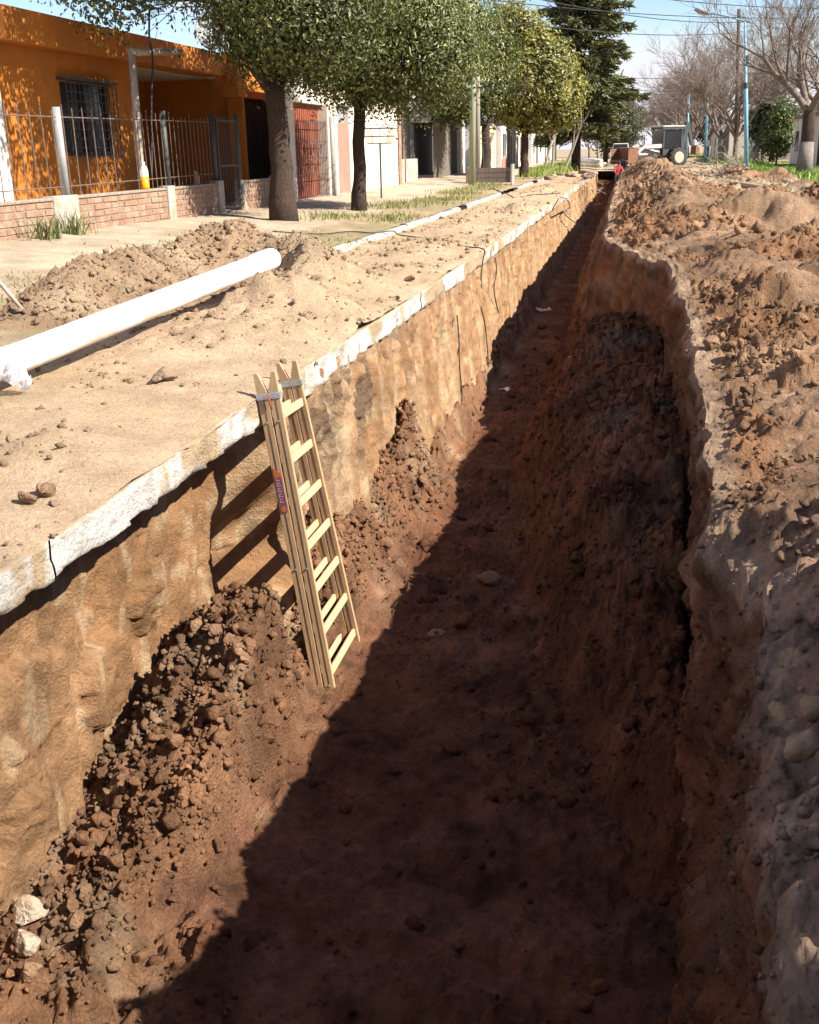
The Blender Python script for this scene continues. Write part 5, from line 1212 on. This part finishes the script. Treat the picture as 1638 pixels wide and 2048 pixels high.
cb_ = Vector((-3.75, 78, .2)); conifer('tall dark conifer rising beyond the rounded street tree', cb_, 17.5, 4.4, 8)
# ------------------------------------------------------------------ bare trees
def bare_tree(label, base, h, seed, depth=4, rad=.24, mt=None, group='bare winter trees along the right side', fork=2.2, n=4, spread=.55, white=False, ntw=1, tl=.9, tr=.007):
    e_ = empty('bare_tree', base, label, 'tree', group); rnd = random.Random(seed); segs = []
    MB().tube([(0, 0, -.3), (.02, 0, fork*.5), (0, .03, fork), (0, .03, fork+.15)], [rad*1.35, rad*1.02, rad*.95, rad*.8], 12).build('trunk', mt or M_BARK, e_, True)
    if white: MB().tube([(0, 0, 0), (.018, 0, 1.45)], [rad*1.33, rad*1.12], 14).build('limewash', mat('limewash', (.24, .2, .175), (.15, .12, .1), 4, .9), e_, True)
    for k in range(n):
        an = k*6.283/n+rnd.uniform(-.5, .5); grow((0, .03, fork), (math.cos(an)*.75, math.sin(an)*.75, 1.0), h*.36, rad*.6, depth, rnd, segs, spread, .16, 3, .0065, .22, .74)
    ends = [q for q in segs if q[2] < .03]; r2 = np.random.default_rng(seed); tw = []
    for q in ends:
        a, b = np.array(q[0]), np.array(q[1]); d = (b-a)/(np.linalg.norm(b-a)+1e-6)
        for _ in range(ntw):
            v = d+r2.normal(size=3)*.45+np.array([0, 0, .25]); v /= np.linalg.norm(v); p0 = a+(b-a)*r2.random(); p1 = p0+v*r2.uniform(.35, .9)*tl
            tw.append((tuple(p0), tuple(p1), tr, tr*.5))
    limb_mesh(segs, 'branches', mt or M_BARKG, e_); limb_mesh(tw, 'twigs', mt or M_BARKG, e_); return e_
bt = Vector((PY(1608, 342, 52)[0], 52, .15))
bare_tree('bare tree with pale banded trunk on the grassy right verge', bt, 8.6, 31, 4, .27, None, white=True, fork=2.6, n=4, spread=.6)
M_TWIG = mat('twig_bark', (.21, .16, .125), (.13, .098, .075), 6, .95)
for k, (px, y, h, sd, rd, lb_) in enumerate(((1440, 92, 10.5, 33, .26, 'broad bare tree behind the tall blue lamp post'), (1412, 118, 10.5, 34, .28, 'spreading bare tree arching over the loader'),
                                            (1470, 76, 6.5, 35, .16, 'twiggy small bare tree beside the tall blue lamp post'), (1372, 150, 11, 36, .3, 'far bare tree beyond the loader'),
                                            (1515, 100, 11, 37, .22, 'bare tree crown rising behind the small green tree'), (1672, 56, 8.5, 38, .26, 'bare tree at the outer side of the right verge'))):
    b_ = Vector((PY(px, 310, y)[0], y, .1)); bare_tree(lb_, b_, h, sd, 4, rd, M_TWIG if k != 5 else None, n=5 if k < 4 else 4, spread=.62, fork=1.8, ntw=1, tl=1.2 if k != 5 else .9, tr=.011 if k != 5 else .007)
for k, (px, y, h, sd) in enumerate(((1345, 190, 10, 41), (1310, 250, 9.5, 42), (1240, 200, 9, 43), (1215, 150, 7, 44), (1385, 175, 11, 46))):
    b_ = Vector((PY(px, 300, y)[0], y, .0)); bare_tree('hazy bare tree closing off the far end of the street', b_, h, sd, 3, .25, M_TWIG, 'bare trees at the street end', n=6, spread=.6, ntw=3, tl=1.7, tr=.022)
for k, (px, y, sd) in enumerate(((1195, 112, 45), (1178, 104, 47), (1207, 128, 48))):
    b_ = Vector((PY(px, 305, y)[0], y, .15)); bare_tree('thin bare sapling on the far left verge', b_, 4.5, sd, 3, .09, M_TWIG, 'saplings on the far left verge', n=4, fork=1.2)
# multi-stem pale shrub trunks by the conifer
for k, (px, dx) in enumerate(((1085, .9), (1100, .5), (1125, 1.0))):
    b_ = Vector((PY(px, 328, 71)[0], 71+k*.6, .2)); e_ = empty('bare_shrub', b_, ('steep pale bare stems beside the yellow-green tree', 'upright pale bare stems between two leaning ones before the conifer', 'leaning pale bare stems closest to the conifer trunk')[k], 'shrub', 'bare shrub stems'); segs = []
    grow((0, 0, -.2), (dx*.35, 0, 1), 3.2, .10, 2, random.Random(60+k), segs, .5, .2, 2, .012); limb_mesh(segs, 'stems', M_POLEGR, e_)
# evergreens: small right tree, far left masses
st_ = Vector((PY(1552, 322, 66)[0], 66, .15)); e_ = empty('small_tree', st_, 'small green leafy tree on the right verge by the wall', 'tree')
MB().tube([(0, 0, -.2), (.03, 0, .9), (0, 0, 2.2)], [.07, .05, .02], 8).build('trunk', M_BARKG, e_, True)
leaves('crown', [(0, 0, 1.75, .75, .75, 1.0), (.1, 0, 2.7, .5, .5, .8)], 130, 34, .17, ((.05, .075, .015), (.11, .14, .03), (.2, .2, .04)), 71, M_LEAF, e_, clump_r=.2, shell=.2, sun_yellow=.1)
for k, (px, y, h, w, sd, lb_) in enumerate(((1212, 118, 6.5, 3.0, 72, 'dense green tree behind the conifer over the far verge'), (1235, 165, 9, 4.0, 73, 'rounded dark evergreen at the far end of the street'), (1412, 185, 8, 4.0, 74, 'dark evergreen behind the bare trees on the far right'), (1545, 92, 5.2, 1.8, 75, 'grey-green shrub tree behind the right houses'))):
    b_ = Vector((PY(px, 300, y)[0], y, 0)); e_ = empty('evergreen_tree', b_, lb_, 'tree')
    MB().tube([(0, 0, -.3), (0, 0, h*.5)], [.25, .15], 8).build('trunk', M_BARK, e_, True)
    leaves('crown', [(0, 0, h*.58, w*.8, w*.8, h*.36), (w*.3, 0, h*.45, w*.6, w*.6, h*.28), (-w*.3, .5, h*.68, w*.55, w*.5, h*.28)], 260, 30, .38, ((.05, .065, .025), (.085, .095, .035), (.15, .14, .04)), sd, M_LEAF, e_, clump_r=.5, shell=.4)

# ================================================================== grass
def blades(name, pts, hmin, hmax, seed, cols, w=.012):
    r = np.random.default_rng(seed); n = len(pts); h = r.uniform(hmin, hmax, (n, 1)); an = r.uniform(0, 6.283, n); dx = np.stack([np.cos(an), np.sin(an), np.zeros(n)], 1)
    bend = r.normal(size=(n, 3))*np.array([1, 1, 0])*.5; tip = pts+np.array([0, 0, 1.])*h+bend*h; mid = pts+np.array([0, 0, .62])*h+bend*h*.35
    wv = dx*(w*(.7+h/hmax*.6))
    V = np.stack([pts-wv, pts+wv, mid+wv*.7, mid-wv*.7, tip], 1); b = np.arange(n)[:, None]*5
    Fa = np.concatenate([b+np.array([[0, 1, 2]]), b+np.array([[0, 2, 3]]), b+np.array([[3, 2, 4]])])
    c0, c1 = np.array(cols[0]), np.array(cols[1]); t = r.random((n, 1)); C = (c0*(1-t)+c1*t)*r.uniform(.7, 1.3, (n, 1))
    o_ = mesh_obj(name, V.reshape(-1, 3), Fa, M_GRASS, None, False, np.repeat(C, 5, 0)); return tag(o_, kind='stuff')
def patch(n, cx, cy, sx, sy, seed, zf):
    r = np.random.default_rng(seed); x = cx+r.normal(size=n)*sx; y = cy+r.normal(size=n)*sy; k = fbm(x, y, .9, 3, seed) > -.25
    x, y = x[k], y[k]; return np.stack([x, y, zf(x, y)-.01], 1)
LV = lambda x, y: verge_z(x, y)
pt = [patch(1300, -5.45, 33.5, .35, 2.2, 81, LV), patch(900, -5.7, 38.5, .45, 2.5, 82, LV), patch(600, -6.2, 29.6, .3, 1.3, 83, LV), patch(350, -5.15, 24.6, .25, .8, 84, LV), patch(350, -6.4, 24.0, .3, .7, 85, LV), patch(800, -5.7, 44, .35, 2., 86, LV)]
blades('verge_grass', np.concatenate(pt), .04, .16, 91, ((.16, .19, .05), (.34, .31, .12)), .012)
q = left_pt(140, 474); blades('wall_foot_grass', patch(500, -8.6, q.y, .12, .35, 88, LV), .15, .42, 92, ((.09, .13, .035), (.2, .2, .07)), .011)
pt = [patch(2600, -6.2, 12.5, .5, 2.2, 87, LV), patch(700, -6.7, 17, .6, 1.2, 89, LV), patch(500, -5.3, 18.5, .4, 1.2, 90, LV)]
blades('dry_grass', np.concatenate(pt), .02, .07, 93, ((.30, .25, .10), (.22, .21, .07)), .008)
pt = [patch(1500, -4.9, 68, .5, 4.5, 95, LV), patch(1200, -4.8, 78, .5, 4, 96, LV), patch(900, -4.9, 95, .6, 8, 97, LV)]
blades('far_verge_grass', np.concatenate(pt), .12, .5, 94, ((.17, .25, .04), (.32, .36, .09)), .03)
RV = lambda x, y: rverge_z(x, y)
pt = [patch(2600, 7.2, 60, .8, 5, 98, RV), patch(2200, 8.8, 54, 1.2, 4.5, 99, RV), patch(1500, 7.6, 78, .7, 9, 100, RV), patch(1500, 8.2, 100, 1.0, 14, 101, RV)]
blades('right_verge_grass', np.concatenate(pt), .1, .35, 102, ((.15, .25, .035), (.28, .36, .07)), .028)
for k, (px, py) in enumerate(((655, 432), (930, 395), (1120, 328))):
    pass

# ================================================================== things at the far end
# backhoe loader, bucket towards the viewer's left
bh = empty('backhoe_loader', (PY(1318, 322, 84)[0], 84, .0), 'white backhoe loader with a raised rusty bucket working over the trench', 'loader', rz=R(-148))
M_MACH = mat('dusty_white_paint', (.58, .55, .50), (.42, .38, .33), 3, .6); M_RUST = mat('rusty_bucket', (.27, .13, .07), (.17, .085, .05), 5, .85); M_TYRE = mat('tyre', (.05, .045, .04), None, 5, .9); M_RIMW = mat('dusty_rim', (.5, .42, .32), None, 5, .8)
M_NAVY = mat('navy_shirt_and_panel', (.05, .055, .12), None, 5, .7)
def wheel(par, x, y, r, w, rimc):
    t = MB().tube([(x, y-w/2, r), (x, y-w/2+.06, r), (x, y+w/2-.06, r), (x, y+w/2, r)], [r*.86, r, r, r*.86], 22).build('wheel', M_TYRE, par, True)
    for s in (-1, 1): MB().tube([(x, y+s*(w/2-.02), r), (x, y+s*(w/2+.03), r)], [r*.6, r*.5], 16).build('rim', rimc, t)
    for k in range(14):
        a = k*6.283/14; MB().box((x+math.cos(a)*r*1.0, y, r+math.sin(a)*r*1.0), (.1, w*.95, .09), Matrix.Rotation(-a, 3, 'Y')).build('lug', M_TYRE, t)
for s in (-1, 1): wheel(bh, -.9, s*.95, .72, .45, M_RIMW); wheel(bh, 1.3, s*.9, .48, .32, M_RIMW)
m = MB(); m.bb(-.6, 2.0, -.42, .42, .75, 1.45); m.build('hood', M_MACH, bh, bevel=.06); MB().bb(1.2, 2.02, -.43, .43, .6, .95).build('grille', M_STEEL, bh, bevel=.03); MB().bb(-1.6, .4, -.45, .45, .5, .8).build('chassis', M_STEEL, bh)
cab_ = MB()
for sx in (-1.35, .15):
    for sy in (-.68, .68): cab_.bb(sx-.05, sx+.05, sy-.05, sy+.05, .95, 2.65)
cab_.bb(-1.5, .3, -.78, .78, 2.65, 2.8); cab_.bb(-1.4, .2, -.7, .7, .9, 1.3); cb2 = cab_.build('cab', M_STEEL, bh)
MB().bb(-1.38, .16, .69, .70, 1.32, 2.62).build('window', M_GLASS, cb2); MB().bb(.19, .2, -.62, .62, 1.32, 2.62).build('window', M_GLASS, cb2); MB().bb(-1.55, .34, -.82, .82, 2.801, 2.9).build('roof', M_MACH, cb2, bevel=.03)
MB().bb(-1.1, -.6, -.3, .3, 1.0, 1.5).build('seat', M_NAVY, cb2, bevel=.04)
for s in (-1, 1):
    m = MB(); box_between(m, (-.3, s*.6, 1.55), (1.6, s*.6, 1.5), (0, .12, 0), (0, 0, .26)); box_between(m, (1.55, s*.6, 1.6), (2.55, s*.6, .85), (0, .12, 0), (0, 0, .22)); m.build('loader_arm', M_MACH, bh)
    MB().tube([(.3, s*.5, 1.1), (1.7, s*.55, 1.4)], .06, 8).build('ram', M_GALV, bh)
m = MB(); pr_ = [(0, .1), (.55, 0), (.95, .25), (.62, .28), (.25, .35), (.12, .75), (.25, 1.1), (.0, 1.12), (-.1, .6)]
m.prism(pr_, 2.25, lambda a, b, c: (2.55+a, c-1.125, .35+b)); m.bb(2.5, 3.3, -1.15, -1.126, .4, 1.4); m.bb(2.5, 3.3, 1.126, 1.15, .4, 1.4); m.build('bucket', M_RUST, bh)
m = MB(); box_between(m, (-1.7, 0, .9), (-2.3, 0, 3.1), (0, .22, 0), (.34, 0, .1)); m.build('boom', M_STEEL, bh)
m = MB(); box_between(m, (-2.25, 0, 3.1), (-2.75, 0, 1.5), (0, .2, 0), (.28, 0, .08)); m.build('dipper', M_STEEL, bh)
m = MB(); m.prism([(0, 0), (.5, -.1), (.55, .35), (.2, .6), (0, .5)], .6, lambda a, b, c: (-2.9-a*.6, c-.3, .95+b)); m.build('digging_bucket', M_RUST, bh)
MB().tube([(1.5, .28, 1.45), (1.5, .28, 2.2)], .05, 8).build('exhaust', M_STEEL, bh)
# pickup facing the viewer
vn = empty('white_van', (PY(1240, 320, 108)[0], 108, .0), 'white van parked facing the viewer at the far left of the street', 'van')
m = MB(); m.prism([(-.85, .35), (.85, .35), (.87, 1.0), (.80, 1.1), (-.80, 1.1), (-.87, 1.0)], 4.4, lambda a, b, c: (a, c, b)); m.build('body', M_MACH, vn, bevel=.06)
m = MB(); m.prism([(-.80, 1.1), (.80, 1.1), (.68, 1.82), (-.68, 1.82)], 3.4, lambda a, b, c: (a, .75+c, b)); m.build('cabin', M_MACH, vn, bevel=.06)
m = MB(); m.add([(-.72, .735, 1.16), (.72, .735, 1.16), (.62, .735, 1.74), (-.62, .735, 1.74)], [(0, 1, 2, 3)]); m.build('windscreen', M_GLASS, vn)
MB().bb(-.8, .8, -.06, .02, .42, .62).build('bumper', M_GREYP, vn, bevel=.03); MB().bb(-.5, .5, -.02, .01, .68, .9).build('grille', M_STEEL, vn)
for s in (-1, 1):
    MB().bb(s*.66-.12, s*.66+.12, -.03, .02, .7, .9).build('headlight', M_LAMPG, vn, bevel=.02)
    for yy in (.8, 3.5):
        w_ = MB().tube([(s*.68, yy, .33), (s*.88, yy, .33)], .33, 16).build('wheel', M_TYRE, vn); MB().tube([(s*.87, yy, .33), (s*.9, yy, .33)], .19, 12).build('rim', M_GALV, w_)
# people: one skinned surface each
M_SKIN = mat('skin', (.36, .2, .13), None, 4, .6); M_RED = mat('red_shirt', (.45, .04, .04), None, 4, .8); M_LBLUE = mat('light_blue_shirt', (.35, .45, .6), None, 4, .8); M_DKC = mat('dark_clothes', (.035, .035, .05), None, 4, .85); M_HAIR = mat('dark_hair', (.02, .015, .012), None, 4, .7); M_ORG = mat('orange_plastic', (.75, .26, .02), None, 4, .5)
def person(base, face, shirt, label, trousers, lean=.25):
    e_ = empty('person', base, label, 'person', rz=face)
    J = {'pel': (0, 0, .95, .15), 'bel': (0, .03, 1.1, .15), 'chest': (0, .03+lean*.28, 1.33, .17), 'neck': (0, .03+lean*.5, 1.5, .06), 'head': (0, .05+lean*.6, 1.62, .095), 'crown': (0, .06+lean*.62, 1.73, .08)}
    E_ = [('pel', 'bel'), ('bel', 'chest'), ('chest', 'neck'), ('neck', 'head'), ('head', 'crown')]
    for s, n in ((-1, 'l'), (1, 'r')):
        J.update({n+'sh': (s*.2, .03+lean*.35, 1.42, .075), n+'el': (s*.27, .12+lean*.5, 1.14, .05), n+'wr': (s*.2, .33+lean*.6, 1.0, .035), n+'ha': (s*.18, .42+lean*.6, .98, .04), n+'hip': (s*.1, 0, .9, .1), n+'kn': (s*.12, .06, .5, .065), n+'an': (s*.12, -.02, .09, .045), n+'toe': (s*.13, .15, .04, .04)})
        E_ += [('chest', n+'sh'), (n+'sh', n+'el'), (n+'el', n+'wr'), (n+'wr', n+'ha'), ('pel', n+'hip'), (n+'hip', n+'kn'), (n+'kn', n+'an'), (n+'an', n+'toe')]
    names = list(J); me = bpy.data.meshes.new('body'); me.from_pydata([J[k][:3] for k in names], [(names.index(a), names.index(b)) for a, b in E_], [])
    ob = bpy.data.objects.new('body', me); COL.objects.link(ob); ob.parent = e_
    sk = ob.modifiers.new('skin', 'SKIN'); sk.use_smooth_shade = True
    for v, k in zip(me.skin_vertices[0].data, names): v.radius = (J[k][3], J[k][3]*(.75 if k in ('pel', 'bel', 'chest') else 1))
    me.skin_vertices[0].data[0].use_root = True
    sb = ob.modifiers.new('sub', 'SUBSURF'); sb.levels = 1; sb.render_levels = 2
    # clothing bands picked by height in the body's own material
    mt, t, b = new_mat('person_cloth'); tcn = t.nodes.new('ShaderNodeTexCoord'); sx = t.nodes.new('ShaderNodeSeparateXYZ'); rp_ = t.nodes.new('ShaderNodeValToRGB')
    t.links.new(tcn.outputs['Object'], sx.inputs[0]); mr_ = t.nodes.new('ShaderNodeMath'); mr_.operation = 'DIVIDE'; mr_.inputs[1].default_value = 2.0; t.links.new(sx.outputs['Z'], mr_.inputs[0]); t.links.new(mr_.outputs[0], rp_.inputs['Fac'])
    cr = rp_.color_ramp; cr.interpolation = 'CONSTANT'; cr.elements[0].color = (*trousers, 1); cr.elements[1].position = .5; cr.elements[1].color = (*shirt, 1); q_ = cr.elements.new(.755); q_.color = (.36, .2, .13, 1)
    t.links.new(rp_.outputs['Color'], b.inputs['Base Color']); b.inputs['Roughness'].default_value = .8; me.materials.append(mt)
    v_, f_ = lathe([(.001, .12), (.05, .11), (.095, .06), (.108, 0), (.1, -.05)], 14); hr = mesh_obj('hair', v_, f_, M_HAIR, e_, True); hr.location = (0, .04+lean*.61, 1.69)
    return e_
pz = -1.0
person((PY(1236, 330, 73)[0], 73, -1.12), R(200), (.5, .05, .05), 'worker in a red shirt standing in the far trench', (.12, .16, .28))
person((PY(1247, 330, 76)[0], 76, -.85), R(160), (.04, .045, .07), 'worker in dark clothes standing deeper along the trench', (.05, .05, .06))
bm2 = MB(); 
bu = empty('bucket', (PY(1246, 345, 71)[0], 71, -1.58), 'orange plastic bucket on the trench edge beside the workers', 'bucket')
v_, f_ = lathe([(.001, 0), (.22, 0), (.30, .5), (.31, .5), (.23, .02)], 16); mesh_obj('pail', v_, f_, M_ORG, bu, True); MB().tube([(.3*math.cos(a*.314), 0, .5+.3*math.sin(a*.314)) for a in range(11)], .012, 5).build('handle', M_GALV, bu)
lg = MB().bb(-.55, .55, -.5, .5, -1.6, 0)   # earth shelf they stand on
# bicycle at the trench edge
bc = empty('bicycle', (PY(1250, 320, 80)[0], 82.6, -.03), 'bicycle lying upright at the far end of the trench', 'bicycle', rz=.3)
for s in (-1, 1):
    w_ = MB().tube([(s*.5+.33*math.cos(a*.2618), 0, .34+.33*math.sin(a*.2618)) for a in range(25)], .022, 6, False).build('wheel', M_TYRE, bc)
    for k in range(6): MB().tube([(s*.5, 0, .34), (s*.5+.32*math.cos(k*1.047), 0, .34+.32*math.sin(k*1.047))], .004, 4).build('spoke', M_GALV, w_)
m = MB()
for a, b in (((-.5, .34), (-.15, .3)), ((-.15, .3), (-.3, .8)), ((-.3, .8), (.33, .82)), ((-.15, .3), (.35, .72)), ((.5, .34), (.32, .9)), ((-.5, .34), (-.28, .72))): m.tube([(a[0], 0, a[1]), (b[0], 0, b[1])], .016, 6)
m.build('frame', M_RED, bc); MB().bb(-.42, -.18, -.06, .06, .82, .88).build('saddle', M_STEEL, bc, bevel=.02); MB().tube([(.25, -.25, .95), (.33, 0, .92), (.25, .25, .95)], .014, 6).build('handlebar', M_STEEL, bc)
# white pipes on the far verge
for k in range(3):
    a = Vector(P(1158+k*2, 312+k*2, .35)); y_ = 88+k*.3; a = Vector((PY(1160, 315, y_)[0], y_, .32+.0*k)); b = a+Vector((1.75, -5.5, -.05))
    m = MB().tube([Vector((0, 0, 0)), b-a], .16, 16).build('plastic_pipe', M_PIPE, None, True); m.location = a+Vector((k*.0, 0, .3*k if k < 2 else .05)); m.location.x += .33*(k == 2)
    tag(m, ('lower white pipe of the small stack on the far left verge', 'topmost white pipe of the small stack on the far left verge', 'white pipe beside the small stack on the far left verge')[k], 'pipe', 'pipes stacked on the far verge')
# log and plank on the right bank
q = P(1470, 372, .18); q2 = P(1545, 382, .12)
MB_l = MB().tube([(0, 0, 0), tuple((Vector(q2)-Vector(q))*.5+Vector((0, 0, .02))), tuple(Vector(q2)-Vector(q))], [.13, .12, .11], 12).build('log', mat('dry_log', (.4, .28, .17), (.3, .2, .11), 4, .9, .3, 20, stretch=(1, 3, 3)), None, True); MB_l.location = (q[0], q[1], .2); tag(MB_l, 'pale dry log lying among the right spoil mounds', 'log')
# heap of cut branches
bp_ = Vector((PY(1470, 312, 70)[0], 70, .15)); e_ = empty('brush_pile', bp_, 'pile of cut dry branches beside the tall blue lamp post', 'brush pile'); rnd = random.Random(77); segs = []
for k in range(26):
    an = rnd.uniform(0, 6.28); grow((rnd.gauss(0, .6), rnd.gauss(0, .8), rnd.uniform(0, .3)), (math.cos(an), math.sin(an), rnd.uniform(.1, .8)), 1.0, .03, 2, rnd, segs, .5, .05, 2, .008)
limb_mesh(segs, 'branches', M_POLEGR, e_)
# overhead wires
def wire(a, b, sag, r=.012):
    a, b = Vector(a), Vector(b); pts = [a+(b-a)*t/10-Vector((0, 0, 1))*sag*4*(t/10)*(1-t/10) for t in range(11)]
    o_ = MB().tube([p-a for p in pts], r, 4, False).build('overhead_wire', M_CABLE); o_.location = a
    return tag(o_, 'thin black overhead wire strung across the street', 'wire', 'overhead wires')
for (x0, y0, z0, x1, y1, z1, sg) in ((-6, 43, 7.8, 9.5, 62, 7.9, .35), (-7, 49, 7.6, 9.5, 62, 7.5, .3), (-6, 43, 7.3, 8.2, 88, 9.9, .5), (-7, 49, 6.9, 8.2, 88, 9.3, .5),
                                      (-6, 43, 7.4, -3.2, 110, 7.0, .6), (-7, 49, 7.0, -3.5, 120, 6.8, .6), (-7.5, 95, 7.5, 9.5, 105, 7.2, .4), (-7.5, 95, 6.8, 9.5, 128, 7.0, .4),
                                      (-7.5, 110, 7.0, 9, 130, 6.9, .4), (-7.5, 130, 7.0, 9, 140, 6.9, .4), (-7.5, 150, 6.6, 9, 160, 6.6, .4), (-7.5, 175, 6.4, 9, 180, 6.5, .4)): wire((x0, y0, z0), (x1, y1, z1), sg, .010+.00012*max(y0, y1))
